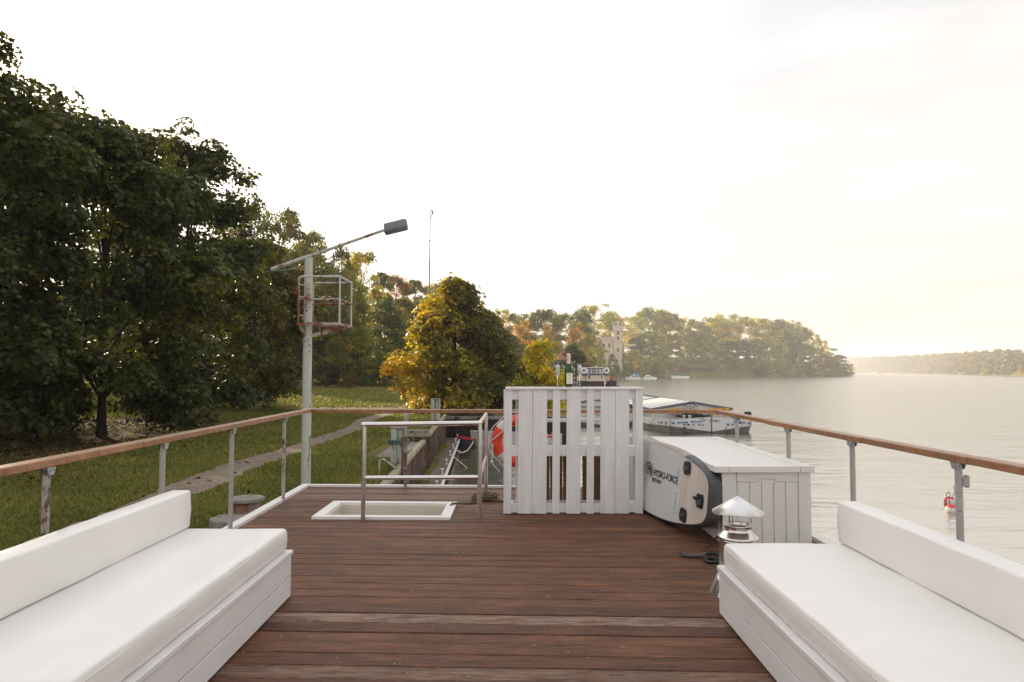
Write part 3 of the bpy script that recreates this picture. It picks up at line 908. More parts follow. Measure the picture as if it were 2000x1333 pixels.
for px, yt, dY, w, v_, c_, lb in [
    (1024, 626, 20, 62, 2, OR, 'round orange tree on the far bank, right of the golden maple'),
    (1072, 632, 24, 56, 2, (2.5, 1.5, 0.75), 'second round orange brown tree on the far bank, above the yellow shrub'),
    (1128, 630, 16, 62, 2, BR, 'dark reddish brown tree left of the castle wing'),
    (1166, 594, 110, 96, 0, PG, 'largest pale green tree beside the castle tower'),
    (1402, 620, 40, 66, 1, YG, 'tall tree tinted yellow for sunlight in the middle of the wooded point'),
    (1292, 606, 36, 72, 2, (1.7, 1.25, 0.7), 'tall tree with golden top right of the castle tower'),
    (1243, 684, 6, 34, 4, (3.0, 2.3, 0.6), 'bright yellow tree on the far shore above the moored cruisers'),
    (1290, 690, 4, 34, 4, (2.2, 2.1, 0.7), 'yellow green tree at the water right of the moored cruisers'),
    (1615, 698, 5, 34, 4, (2.2, 1.5, 0.8), 'tan orange tree near the tip of the wooded point'),
    (1580, 708, 3, 28, 4, (1.7, 1.7, 0.8), 'small light green tree at the water near the tip of the point'),
    (1160, 644, 44, 40, 0, (2.0, 1.7, 1.0), 'olive tree standing in front of the left end of the castle wing'),
    (1208, 676, 22, 26, 3, DG, 'dark round bush at the foot of the castle tower')]:
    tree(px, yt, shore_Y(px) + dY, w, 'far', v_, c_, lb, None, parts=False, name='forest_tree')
for px in range(960, 1640, 22):
    yt = np.interp(px, [960, 1130, 1190, 1240, 1300, 1500, 1580, 1640], [650, 665, 668, 650, 650, 655, 668, 705]) + rt.uniform(-12, 14)
    if 1170 < px < 1225: continue
    tree(px + rt.uniform(-6, 6), yt, shore_Y(px) + rt.uniform(22, 34), rt.uniform(44, 60), 'far', rt.choice([0, 1, 2, 3]), rt.choice([OL, PG, OL, DG]), 'hazy green tree on the middle slope of the wooded point across the lake', FG + ', middle slope', parts=False, name='forest_tree')
for px in list(range(1085, 1660, 19)):
    yt = 708 + rt.uniform(-12, 10) if px > 1240 else 692 + rt.uniform(-8, 8)
    if px > 1620: yt = 715
    tree(px + rt.uniform(-6, 6), yt, shore_Y(px) + (rt.uniform(7, 11) if 1205 < px < 1355 else rt.uniform(2.5, 7)), rt.uniform(26, 40), 'far', rt.choice([3, 4]), rt.choice([OL, PG, DG, PG, (1.35, 1.1, 0.8)]), 'low leafy tree at the water edge of the wooded point', FG + ', water edge', parts=False, name='forest_tree')

# far bank on the right: hills and a continuous wood
FB = [(700, 330), (425, 560), (520, 760), (680, 1064), (860, 1500), (1080, 2150)]
mb = MB()
vs = []
for (x, y) in FB:
    L = math.hypot(x, y)
    ux, uy = x / L, y / L
    hs = 8 + L * 0.016
    for d_, z_ in ((0, -3.2), (2, -2.2), (60, hs * 0.35), (160, hs * 0.75), (400, hs)):
        vs.append((x + ux * d_, y + uy * d_, z_))
mb.add(vs, [(j * 5 + i, j * 5 + i + 1, j * 5 + i + 6, j * 5 + i + 5) for j in range(len(FB) - 1) for i in range(4)], 0, True)
tag(mb.build('far_hills', M['grass'], fix=True), 'low hills on the opposite shore', 'hills', kind='structure')
rng = np.random.default_rng(77)
VV, HH, TT = [], [], []
seglen = [math.hypot(FB[i + 1][0] - FB[i][0], FB[i + 1][1] - FB[i][1]) for i in range(len(FB) - 1)]
for i in range(len(FB) - 1):
    nt_ = int(seglen[i] / 15)
    for j in range(nt_):
        u = (j + rng.random()) / nt_
        x = FB[i][0] * (1 - u) + FB[i + 1][0] * u
        y = FB[i][1] * (1 - u) + FB[i + 1][1] * u
        L = math.hypot(x, y)
        hs = 8 + L * 0.016
        for d_, fr in ((4, 0.0), (35, 0.2), (80, 0.45), (130, 0.62), (180, 0.78), (260, 0.9)):
            d2 = d_ + rng.uniform(-8, 8) if d_ > 10 else d_
            th = (9 + 5 * rng.random()) * (0.75 if d_ < 10 else 1.0)
            C, Rd = clumps(rng, 1.0, th, th * 0.42, 'round', 7, 0.5)
            V, at = leaves(rng, C, Rd, 280, 1.9, DIAM, 4, 1.5, (rng.normal(0.5, 0.22), 0.15))
            V = V + np.array([x + x / L * d2, y + y / L * d2, -2.4 + hs * fr])
            VV.append(V); HH.append(at['hue']); TT.append(at['tone'])
o = link('forest', np_mesh('forest', np.concatenate(VV), 4, [M['leaf_wood']], {'hue': np.concatenate(HH), 'tone': np.concatenate(TT)}))
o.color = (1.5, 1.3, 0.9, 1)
tag(o, 'hazy mixed wood covering the opposite shore', 'forest', kind='stuff')
# ------------------------------------------------------------------ houseboat roof deck
SK = -0.045
def sk(x, y): return y + SK * x
XL, XR = -2.49, 2.62
REAR = 8.37
boat = thing('houseboat', 'white houseboat with a dark brown plank roof deck we are standing on', 'houseboat', (0, 4, 0))
def B(o):            # keep world coordinates for meshes parented to a thing at some place
    o.matrix_parent_inverse = Matrix.Translation(-o.parent.location)
    return o
rng = np.random.default_rng(21)
VV, tone, worn, FI = [], [], [], 0
mb = MB()
pitch_ = 0.1425
y = 0.35
HX0, HX1, HY0, HY1 = -1.80, -0.62, 6.70, 7.40      # stair opening (before skew)
while y < REAR - 0.02:
    y1 = min(y + pitch_ - 0.006, REAR - 0.005)
    cuts = [XL + 0.05, XR - 0.05]
    # boards are butted at random places
    j = rng.uniform(-2.2, 2.4)
    segs = [(XL + 0.05, XR - 0.05)]
    hy0, hy1 = HY0 - 0.06, HY1 + 0.06
    if y1 > hy0 + 0.03 and y < hy1 - 0.03:
        ns = []
        for a, b in segs:
            if b < HX0 or a > HX1: ns.append((a, b)); continue
            if a < HX0 - 0.06: ns.append((a, HX0 - 0.05))
            if b > HX1 + 0.06: ns.append((HX1 + 0.05, b))
        segs = ns
    for a, b in segs:
        dz = rng.normal(0, 0.0016)
        ti = rng.normal(0, 0.0012)
        r_ = 0.004
        # rounded board: bottom, side, two arris points, top
        P = []
        n = max(2, int((b - a) / 0.5) + 1)
        pr = [(y, -0.028), (y, -r_ + dz), (y + r_, dz), ((y + y1) / 2, dz + ti * 0.3), (y1 - r_, dz + ti), (y1, -r_ + dz + ti), (y1, -0.028)]
        xs_ = np.linspace(a, b, n)
        bow = rng.normal(0, 0.0012, n)
        vs = [(x, sk(x, q) + bw, zz) for x, bw in zip(xs_, bow) for q, zz in pr]
        k = len(pr)
        fs = [(i * k + w, i * k + w + 1, (i + 1) * k + w + 1, (i + 1) * k + w) for i in range(n - 1) for w in range(k - 1)]
        fs += [tuple(range(k)), tuple(range((n - 1) * k, n * k))[::-1]]
        mb.add(vs, fs)
        tone += [float(np.clip(rng.normal(0.45, 0.16), 0, 1))] * len(fs)
        wv = 0.45 if abs(y + 0.07 - 3.98) < 0.073 else (0.25 if rng.random() < 0.12 else 0.0)
        worn += [wv] * len(fs)
    y += pitch_
dk = mb.build('deck', M['deck'], boat, fix=True)
for k_, a_ in (('tone', tone), ('worn', worn)):
    at = dk.data.attributes.new(k_, 'FLOAT', 'FACE')
    at.data.foreach_set('value', np.array(a_, dtype=np.float32))
B(dk)
# under the boards: dark bearers; the cabin below; the pale coaming round the edge
mb = MB()
for a, b, c_, d_ in ((XL + .06, HX0 - .06, 0.3, 8.3), (HX1 + .06, XR - .06, 0.3, 8.2)):
    mb.hexa([(a, sk(a, c_), -.06), (b, sk(b, c_), -.06), (b, sk(b, d_), -.06), (a, sk(a, d_), -.06)], [(a, sk(a, c_), -.032), (b, sk(b, c_), -.032), (b, sk(b, d_), -.032), (a, sk(a, d_), -.032)])
for c_, d_ in ((0.3, HY0 - .05), (HY1 + .05, 8.28)):
    a, b = HX0 - .055, HX1 + .055
    mb.hexa([(a, sk(a, c_), -.06), (b, sk(b, c_), -.06), (b, sk(b, d_), -.06), (a, sk(a, d_), -.06)], [(a, sk(a, c_), -.034), (b, sk(b, c_), -.034), (b, sk(b, d_), -.034), (a, sk(a, d_), -.034)])
B(mb.build('deck_bearer', M['near_black'], boat, fix=True))
mb = MB()
def slab(x0, x1, y0, y1, z0, z1, mbx):
    mbx.hexa([(x0, sk(x0, y0), z0), (x1, sk(x1, y0), z0), (x1, sk(x1, y1), z0), (x0, sk(x0, y1), z0)], [(x0, sk(x0, y0), z1), (x1, sk(x1, y0), z1), (x1, sk(x1, y1), z1), (x0, sk(x0, y1), z1)])
slab(XL - .045, XL + .045, 0.2, REAR + .06, -.22, .032, mb)
slab(XR - .045, XR + .045, 0.2, REAR + .06, -.22, .032, mb)
slab(XL + .045, XR - .045, REAR, REAR + .06, -.22, .03, mb)
B(mb.build('coaming', M['white_trim'], boat, 0.006, fix=True))
mb = MB()
slab(XL + .06, XR - .06, 0.2, 0.3, -2.3, -.24, mb)
slab(XL + .06, XR - .06, REAR - .10, REAR - .02, -2.3, -.24, mb)
slab(XL + .06, XL + .14, 0.3, REAR - .10, -2.3, -.24, mb)
slab(XR - .14, XR - .06, 0.3, REAR - .10, -2.3, -.24, mb)
B(mb.build('cabin_wall', M['cabin'], boat, fix=True))
mb = MB()
slab(XL - .05, XR + .05, -1.0, REAR + .25, -2.95, -2.32, mb)
B(mb.build('hull', plain('dark_hull_paint', (0.03, 0.035, 0.045), 0.4), boat, 0.03, fix=True))
# stair opening: frame and lining
def skq(px, py): return (px, sk(px, py))
hat = MB()
o4 = [(-1.885, 6.64), (-0.545, 6.595), (-0.535, 7.375), (-1.875, 7.445)]
i4 = [(-1.775, 6.725), (-0.645, 6.685), (-0.635, 7.29), (-1.77, 7.355)]
for k in range(4):
    a, b, c_, d_ = o4[k], o4[(k + 1) % 4], i4[(k + 1) % 4], i4[k]
    hat.hexa([(*a, -.01), (*b, -.01), (*c_, -.01), (*d_, -.01)], [(*a, .028), (*b, .028), (*c_, .028), (*d_, .028)])
B(hat.build('hatch_frame', M['white_trim'], boat, 0.004, fix=True))
hl = MB()
for k in range(4):
    a, b = i4[k], i4[(k + 1) % 4]
    for z0, z1, ins in ((-.115, .005, 0.0), (-.9, -.121, 0.012)):
        cx_, cy_ = -1.21, 7.02
        f = lambda q: (q[0] + (0.012 - ins) * (1 if q[0] < cx_ else -1), q[1] + (0.012 - ins) * (1 if q[1] < cy_ else -1))
        g_ = lambda q: (q[0] + (-.03) * (1 if q[0] < cx_ else -1), q[1] + (-.03) * (1 if q[1] < cy_ else -1))
        hl.hexa([(*f(a), z0), (*f(b), z0), (*g_(b), z0), (*g_(a), z0)], [(*f(a), z1), (*f(b), z1), (*g_(b), z1), (*g_(a), z1)])
B(hl.build('hatch_lining', M['hatch_cream'], boat, fix=True))

# wooden topped railing round the deck
rl = thing('deck_railing', 'brown wooden handrail on thin galvanised posts around the roof deck', 'railing', (0, 4, 0))
HR0, HR1 = 0.915, 0.958
def rail_run(p, q, joints):
    mb = MB()
    p, q = Vector(p), Vector(q)
    last = p
    rr = random.Random(int(p.x * 10 + q.y * 10))
    pts = [p] + [p.lerp(q, u) for u in joints] + [q]
    L = (q - p).length
    for a, b in zip(pts[:-1], pts[1:]):
        d = (b - a).normalized()
        o_ = Vector((0, 0, rr.uniform(-.0025, .0025))) + Vector((-d.y, d.x, 0)) * rr.uniform(-.002, .002)
        mb.beam(a + d * .0015 + o_, b - d * .0015 + o_, 0.088, HR1 - HR0)
    return B(mb.build('handrail', M['rail'], rl, 0.006, fix=True))
zc = (HR0 + HR1) / 2
rail_run((XL + .04, 0.2, zc), (XL + .04, sk(XL, REAR) - .055, zc), (0.22, 0.47, 0.53, 0.78))
rail_run((XR - .07, 0.2, zc - .004), (XR - .07, sk(XR, REAR) - .04, zc - .004), (0.2, 0.44, 0.58, 0.8))
rail_run((XL - .004, sk(XL, REAR) - .01, zc + .001), (XR - .03, sk(XR, REAR) + .02, zc - .003), (0.33, 0.62, 0.8))
def post(x, y, z0=-.03, face=0.0, r=.0195):
    mb = MB()
    mb.tube([(x, y, z0), (x, y, HR0 - .006)], r, 14)
    ps = B(mb.build('post', M['galv'], rl))
    bk = MB()
    prof = [(-.036, HR0 - .003), (.036, HR0 - .003), (.032, HR0 - .016), (.018, HR0 - .045), (-.018, HR0 - .045), (-.032, HR0 - .016)]
    for s_ in (-1, 1):
        off_ = s_ * (r + .0035)
        vs = []
        for dd in (-.003, .003):
            for u, z in prof:
                if face == 0: vs.append((x + off_ + dd, y + u, z))
                else: vs.append((x + u, y + off_ + dd, z))
        bk.add(vs, [(0, 1, 2, 3, 4, 5), (11, 10, 9, 8, 7, 6)] + [(i, i + 6, (i + 1) % 6 + 6, (i + 1) % 6) for i in range(6)])
        for u in (-.013, .013):
            c_ = (x + off_ + s_ * .004, y + u, HR0 - .02) if face == 0 else (x + u, y + off_ + s_ * .004, HR0 - .02)
            bk.box(c_, (.006, .006, .006), (0.4, 0.4, 0.4))
    bk.box((x, y, HR0 - .0045), (2 * r + .012, .03, .005) if face == 0 else (.03, 2 * r + .012, .005))
    bk.build('bracket', M['bracket'], ps, fix=True)
    return ps
for yy in (1.2, 2.45, 3.675, 4.90, 6.12, 7.545): post(XL + .04, yy, face=0)
for yy in (1.2, 2.55, 3.87, 5.06, 6.21, 7.60): post(XR - .07, yy, face=0)
for xx in (-1.245, 0.62): post(xx, sk(xx, REAR) - .022, face=1)
mb = MB()
mb.box((XR - .043, 3.87, .80), (.03, .045, .05)); mb.box((XR - .025, 3.87, .80), (.018, .028, .07))
B(mb.build('rail_clamp', M['galv'], rl, .003, fix=True))
mb = MB()
mb.box((XL + .05, sk(XL, REAR) - .02, HR1 + .004), (.19, .035, .005), (0, 0, .02))
B(mb.build('corner_strap', M['bracket'], rl, fix=True))

# stainless guard round the stair opening
gr = thing('guard_rail', 'polished steel tube guard rail around the stair hatch', 'guard rail', (-0.8, 6.55, 0))
r_ = .0225
A0, A1, A2 = (-1.372, 6.572), (-0.262, 6.522), (-0.252, 8.06)
mb = MB()
mb.tube([(*A0, 0), (*A0, .905)], r_, 16); B(mb.build('post', M['steel'], gr))
mb = MB(); mb.tube([(*A1, 0), (*A1, .925)], r_, 16); B(mb.build('post', M['steel'], gr))
mb = MB(); mb.tube([(*A2, 0), (*A2, .91)], r_, 16); B(mb.build('post', M['steel'], gr))
mb = MB(); mb.tube([(A0[0] - .02, A0[1], .912), (A1[0] + .02, A1[1], .93)], r_, 16); B(mb.build('top_rail', M['steel'], gr))
mb = MB(); mb.tube([(*A1, .929), (A2[0], A2[1] + .02, .914)], r_, 16); B(mb.build('top_rail', M['steel'], gr))
mb = MB(); mb.tube([(A0[0] + .015, A0[1], .405), (A1[0] - .015, A1[1], .418)], r_ * .92, 16); B(mb.build('mid_rail', M['steel'], gr))
mb = MB(); mb.tube([(A1[0], A1[1] + .015, .418), (A2[0], A2[1] - .015, .41)], r_ * .92, 16); B(mb.build('mid_rail', M['steel'], gr))
mb = MB()
for a_, z in ((A0, .45), (A0, .36), (A1, .46), (A1, .375), (A1, .88), (A0, .868)):
    mb.lathe([(r_ + .0005, z - .0016), (r_ + .0014, z - .0016), (r_ + .0014, z + .0016), (r_ + .0005, z + .0016)], (*a_, 0), 16)
B(mb.build('collar', M['steel'], gr))

# rope leading out of the hatch to a coil at the rear guard post
M['rope'] = plain('brown_rope', (0.16, 0.115, 0.075), 0.9, 0, 0.45, 60, 0.6, 120)
mb = MB()
pts = [(-0.60, 7.02, -.55), (-0.615, 7.10, -.2), (-0.60, 7.16, .02), (-0.575, 7.20, .043), (-0.50, 7.28, .028), (-0.42, 7.36, .014), (-0.34, 7.42, .013), (-0.28, 7.50, .013)]
rr = random.Random(3)
for i in range(92):
    a_ = i * 0.36
    rad = .085 + .035 * math.sin(i * .13) + rr.uniform(-.008, .008)
    pts.append((-0.245 + rad * 1.25 * math.cos(a_ - 2.2), 7.62 + rad * math.sin(a_ - 2.2), .013 + (i / 33.0) * .024 + rr.uniform(-.003, .003)))
pts += [(-0.16, 7.52, .02), (-0.08, 7.50, .012), (-0.02, 7.52, .012)]
mb.tube(pts, .0105, 7)
tag(mb.build('rope', M['rope']), 'coiled brown rope at the foot of the rear guard rail post', 'rope')

# ------------------------------------------------------------------ day beds
def daybed(label, sx, xf, y0, y1, xb, ang, zt, cz, bz):
    """sx = +1: seat extends to +x (right bed), -1: to the left. xf box front, xb front face of back cushion"""
    th = thing('daybed', label, 'daybed', (xf, y1, 0), ang, None)
    def P(mbx, x0, x1, ya, yb, z0, z1):     # x measured from the front face into the bed
        a, b = sorted((sx * x0, sx * x1))
        mbx.span(a, b, ya - y1, yb - y1, z0, z1)
    D = abs(xb - xf) + 0.13
    mb = MB()
    hm = (zt - .03) / 2
    P(mb, .004, .03, y0, y1 - .004, .012, hm - .0035)
    P(mb, .004, .03, y0, y1 - .004, hm + .0035, zt - .028)
    P(mb, .03, D, y1 - .026, y1 - .002, .012, zt - .028)
    P(mb, .03, D, y0, y0 + .024, .012, zt - .028)
    P(mb, D - .024, D, y0 + .024, y1 - .026, .012, zt - .028)
    mb.build('bench_box', M['bench_paint'], th, .003, fix=True)
    mb = MB()
    P(mb, -.006, .075, y0, y1 - 1.07, zt - .026, zt)
    P(mb, -.006, .075, y1 - 1.067, y1 + .004, zt - .026, zt)
    P(mb, .077, D, y1 - .078, y1 + .003, zt - .026, zt)
    P(mb, .077, D, y0, y1 - .08, zt - .030, zt - .004)
    mb.build('ledge', M['bench_paint'], th, .004, fix=True)
    # seat cushion: a rounded block, slightly crowned
    def cushion(nm, x0, x1, ya, yb, z0, z1, rad, crown, seed):
        bm = bmesh.new()
        r0 = np.random.default_rng(seed)
        a, b = sorted((sx * x0, sx * x1))
        nx_, ny_, nz_ = max(5, int((b - a) / .05)), max(6, int((yb - ya) / .05)), max(5, int((z1 - z0) / .04))
        bmesh.ops.create_cube(bm, size=1.0)
        bmesh.ops.subdivide_edges(bm, edges=[e_ for e_ in bm.edges if abs(e_.verts[0].co.x - e_.verts[1].co.x) > .5], cuts=nx_, use_grid_fill=True)
        bmesh.ops.subdivide_edges(bm, edges=[e_ for e_ in bm.edges if abs(e_.verts[0].co.y - e_.verts[1].co.y) > .5], cuts=ny_, use_grid_fill=True)
        bmesh.ops.subdivide_edges(bm, edges=[e_ for e_ in bm.edges if abs(e_.verts[0].co.z - e_.verts[1].co.z) > .5], cuts=nz_, use_grid_fill=True)
        cx_, cy_, cz_ = (a + b) / 2, (ya + yb) / 2 - y1, (z0 + z1) / 2
        hx, hy, hz = (b - a) / 2, (yb - ya) / 2, (z1 - z0) / 2
        ph = r0.random(6) * 6.28
        def stations(h_, n):
            inner = list(np.linspace(-h_ + rad, h_ - rad, n + 2 - 4))
            return [-h_, -h_ + .3 * rad] + inner + [h_ - .3 * rad, h_]
        SX, SY, SZ = stations(hx, nx_), stations(hy, ny_), stations(hz, nz_)
        for v in bm.verts:
            p = Vector((SX[round((v.co.x + .5) * (nx_ + 1))], SY[round((v.co.y + .5) * (ny_ + 1))], SZ[round((v.co.z + .5) * (nz_ + 1))]))
            q = Vector([max(-h_ + rad, min(h_ - rad, c_)) for h_, c_ in zip((hx, hy, hz), p)])
            d = p - q
            if d.length > 1e-6:
                # only push edges/corners on to the rounding
                on = [abs(abs(c_) - h_) < 1e-6 for c_, h_ in zip(p, (hx, hy, hz))]
                p = q + d.normalized() * rad
            ux, uy, uz = p.x / hx, p.y / hy, p.z / hz
            wob = .0022 * math.sin(p.y * 4.1 + ph[0]) * math.sin(p.x * 7 + ph[1]) + .0015 * math.sin(p.y * 11 + p.x * 5 + ph[2])
            if abs(uz) > .9: p.z += math.copysign(crown * (1 - ux ** 2) * (1 - uy ** 4) + wob, p.z)
            if abs(ux) > .9: p.x += math.copysign(.006 * (1 - uz ** 2) + wob, p.x)
            if abs(uy) > .97: p.y += math.copysign(.006 * (1 - uz ** 2), p.y)
            v.co = p + Vector((cx_, cy_, cz_))
        me = bpy.data.meshes.new(nm)
        bm.to_mesh(me); bm.free()
        me.materials.append(M['vinyl'])
        me.polygons.foreach_set('use_smooth', [True] * len(me.polygons))
        o = link(nm, me, th)
        return o
    cu = cushion('seat_cushion', .03, D + .02, y0 + .02, y1 - .012, zt + .002, cz, .022, .004, 5 + int(sx))
    sm = MB()
    zs = zt + (cz - zt) * .80
    sm.tube([(sx * .0262, y0 - y1 + .06, zs), (sx * .0262, -.06, zs)], .0016, 5)
    sm.build('seam', M['vinyl'], cu)
    bx = abs(xb - xf)
    bk = cushion('back_cushion', bx, bx + .125, y0 + .02, y1 - .002, cz + .004, bz, .016, .001, 15 + int(sx))
    return th
daybed('white cushioned day bed along the left railing, its back cushion against the lawn side', -1, -1.358, 2.2, 4.372, -2.0, 0.0, .296, .434, .672)
daybed('white cushioned day bed along the right railing, its back cushion against the water side', 1, 1.236, 1.75, 4.052, 1.94, R(-1.0), .284, .418, .66)

# ------------------------------------------------------------------ pallet bar with bottle and glasses
M['screw'] = plain('paint_filled_screw', (0.30, 0.27, 0.25), .6)
pb = thing('pallet_bar', 'white painted bar counter made of upright pallets', 'bar counter', (0.655, 6.86, 0))
x0p = -0.04
def cx(c): return x0p + (c - 125) * .001284
def PZ(c): return (1275 - c) * .001292
mb = MB()
rr = random.Random(8)
for a, b in ((125, 185), (235, 345), (347.5, 458), (503, 560), (612, 722), (770, 826), (877, 990), (992, 1100), (1150, 1208)):
    sh = rr.uniform(-.003, .003)
    q = rr.uniform(-.0015, .0015)
    mb.hexa([(cx(a), 6.86 + q, .006 + abs(sh)), (cx(b), 6.86 + q, .004), (cx(b), 6.882, .004), (cx(a), 6.882, .006)], [(cx(a) + .012, 6.86 + q, 1.236), (cx(b) + .012, 6.86 + q, 1.236), (cx(b) + .012, 6.882, 1.236), (cx(a) + .012, 6.882, 1.236)])
for a, b in ((125, 185), (235, 345), (347.5, 458), (503, 560), (612, 722), (770, 826), (877, 990), (992, 1100), (1150, 1208)):
    for z in (.035, .08, .60, .645, 1.165, 1.21):
        for u in ((.5,) if b - a < 70 else (.25, .75)):
            xx = cx(a + (b - a) * (u + rr.uniform(-.08, .08))) + .012 * z / 1.236
            mb.box((xx, 6.8585, z + rr.uniform(-.008, .008)), (.006, .004, .006), None, 1)
B(mb.build('front_board', [M['pallet_paint'], M['screw']], pb, .003, fix=True))
mb = MB()
for z0, z1 in ((.012, .104), (.572, .672), (1.137, 1.234)):
    mb.span(cx(128), cx(1204), 6.8835, 6.905, z0, z1)
B(mb.build('cross_board', M['pallet_paint'], pb, .003, fix=True))
mb = MB()
for z0 in (.012, .572, 1.137):
    for xa in (cx(128), cx(612), cx(1110)):
        mb.span(xa, xa + .095, 6.9065, 7.01, z0, z0 + .098)
    mb.span(cx(130), cx(1202), 7.0115, 7.031, z0 + .001, z0 + .097)
B(mb.build('block', M['pallet_paint'], pb, .003, fix=True))
mb = MB()
for a, b in ((222, 238), (1112, 1124), (1160, 1204), (126, 176)):
    mb = MB()
    mb.span(cx(a), cx(b), 7.033, 7.052, .012, 1.234)
    B(mb.build('rear_board', M['pallet_paint'], pb, .003, fix=True))
mb = MB()
for a, b in ((440, 492), (500, 596), (603, 700), (706, 736), (757, 822), (838, 905)):
    mb.span(cx(a), cx(b), 7.055, 7.075, .03, .575)
B(mb.build('rear_panel', M['pallet_bare'], pb, .002, fix=True))
mb = MB()
mb.span(cx(440), cx(930), 7.10, 7.20, .895, .925)
B(mb.build('inner_shelf', M['pallet_paint'], pb, .003, fix=True))
mb = MB()
mb.span(cx(140), cx(1224), 6.845, 7.075, 1.2375, 1.262)
B(mb.build('counter_top', M['pallet_paint'], pb, .004, fix=True))

m, t, p, out = new_mat('clear_glass')
p.inputs['Base Color'].default_value = (0.96, 0.98, 0.97, 1)
p.inputs['Roughness'].default_value = 0.02
p.inputs['Transmission Weight'].default_value = 0.86
p.inputs['IOR'].default_value = 1.45
M['glass'] = m
m, t, p, out = new_mat('green_bottle_glass')
p.inputs['Base Color'].default_value = (0.025, 0.09, 0.015, 1)
p.inputs['Roughness'].default_value = 0.03
p.inputs['Transmission Weight'].default_value = 0.5
p.inputs['IOR'].default_value = 1.5
M['bottle'] = m
M['foil'] = plain('cream_gold_foil', (0.72, 0.60, 0.42), 0.38, 0.35, 0.1, 40, 0.2, 90)
M['paper'] = plain('cream_label_paper', (0.80, 0.75, 0.62), 0.6, 0, 0.04, 20)
M['ink'] = plain('gold_brown_ink', (0.28, 0.17, 0.06), 0.5)
bt = thing('champagne_bottle', 'dark green champagne bottle with cream foil neck between the two glasses', 'bottle', (0.625, 6.97, 1.262))
mb = MB()
mb.lathe([(0, .004), (.034, 0), (.0405, .004), (.042, .02), (.042, .150), (.0405, .172), (.035, .195), (.027, .220), (.0205, .245), (.0175, .27), (.0175, .272)], (0, 0, 0), 32)
mb.build('bottle_body', M['bottle'], bt)
mb = MB()
mb.lathe([(.0222, .238), (.0196, .256), (.0182, .285), (.0205, .300), (.0205, .308), (.0185, .312), (.0190, .322), (.0172, .338), (.012, .343), (0, .345)], (0, 0, 0), 32)
mb.build('foil', M['foil'], bt)
def patch(rad, z0, z1, a0, a1, nm, mat, par):
    mbx = MB()
    n = 14
    vs = []
    for i in range(n + 1):
        a_ = a0 + (a1 - a0) * i / n
        for z in (z0, z1): vs.append((rad * math.cos(a_), rad * math.sin(a_), z))
    mbx.add(vs, [(2 * i, 2 * i + 2, 2 * i + 3, 2 * i + 1) for i in range(n)], 0, True)
    return mbx.build(nm, mat, par)
lb_ = patch(.0424, .032, .142, -PI / 2 - .62, -PI / 2 + 1.1, 'label', M['paper'], bt)
mb = MB()
a_ = -PI / 2 + .22
for z, w_, h_ in ((.122, .012, .013), (.098, .03, .002), (.091, .022, .002), (.075, .026, .002), (.06, .03, .0015), (.053, .03, .0015), (.043, .034, .0015)):
    mb.box((.0428 * math.cos(a_), .0428 * math.sin(a_), z), (w_, .0008, h_), (0, 0, .22))
mb.build('label_print', M['ink'], lb_, fix=True)
def flute(x, y, label):
    f = thing('champagne_glass', label, 'glass', (x, y, 1.262), 0, 'champagne glasses on the bar')
    mb = MB()
    mb.lathe([(0, 0), (.033, 0), (.034, .002), (.014, .006), (.006, .012), (.0036, .03), (.0036, .095), (.007, .104)], (0, 0, 0), 24)
    mb.build('stem', M['glass'], f)
    mb = MB()
    mb.lathe([(.0, .1045), (.008, .106), (.018, .122), (.0245, .145), (.026, .165), (.0245, .195), (.0215, .235), (.0203, .235), (.0232, .195), (.0247, .165), (.0233, .146), (.017, .124), (.007, .110), (0, .109)], (0, 0, 0), 28)
    mb.build('bowl', M['glass'], f)
flute(0.511, 6.965, 'empty champagne flute on the bar, left of the bottle')
flute(0.737, 6.965, 'empty champagne flute on the bar, right of the bottle')

# ------------------------------------------------------------------ lifebuoy on the rear railing
M['orange'] = plain('lifebuoy_orange', (0.75, 0.055, 0.02), 0.42, 0, 0.1, 6)
M['buoy_white'] = plain('reflective_white_band', (0.62, 0.63, 0.60), 0.4)
M['cord'] = plain('white_cord', (0.76, 0.74, 0.70), 0.7, 0, 0.1, 40)
c_ = gy(1011, 862, 8.16)
lb = thing('lifebuoy', 'orange lifebuoy with white bands hanging behind the pallet bar', 'lifebuoy', c_)
R0, r0 = .245, .066
def ring_pts(a0, a1, n, rad, dy=0): return [(rad * math.cos(a0 + (a1 - a0) * i / n), dy, rad * math.sin(a0 + (a1 - a0) * i / n)) for i in range(n + 1)]
mb = MB()
for k in range(4): mb.tube(ring_pts(PI / 4 + k * PI / 2 + .17, PI / 4 + (k + 1) * PI / 2 - .17, 16, R0), r0, 16)
mb.build('ring', M['orange'], lb)
mb = MB()
for k in range(4): mb.tube(ring_pts(PI / 4 + k * PI / 2 - .17, PI / 4 + k * PI / 2 + .17, 6, R0), r0 + .003, 16)
mb.build('band', M['buoy_white'], lb)
mb = MB()
for k in range(4):
    a0, a1 = PI / 4 + k * PI / 2, PI / 4 + (k + 1) * PI / 2
    mb.tube([((R0 + r0 + .012 + .03 * math.sin(PI * i / 8)) * math.cos(a0 + (a1 - a0) * i / 8), -.02, (R0 + r0 + .012 + .03 * math.sin(PI * i / 8)) * math.sin(a0 + (a1 - a0) * i / 8)) for i in range(9)], .006, 6)
mb.tube([(-.30, -.07, .02), (-.17, -.085, .13), (-.05, -.075, .27)], .006, 6)
mb.tube([(-.29, -.06, -.02), (-.30, -.07, -.08), (-.305, -.075, -.225)], .006, 6)
mb.lathe([(0, -.024), (.019, -.012), (.022, 0), (.019, .012), (0, .024)], (-.305, -.075, -.235), 10)
mb.tube([(-.305, -.075, -.24), (-.25, -.075, -.31), (-.215, -.07, -.35)], .0065, 6)
mb.build('grab_line', M['cord'], lb)

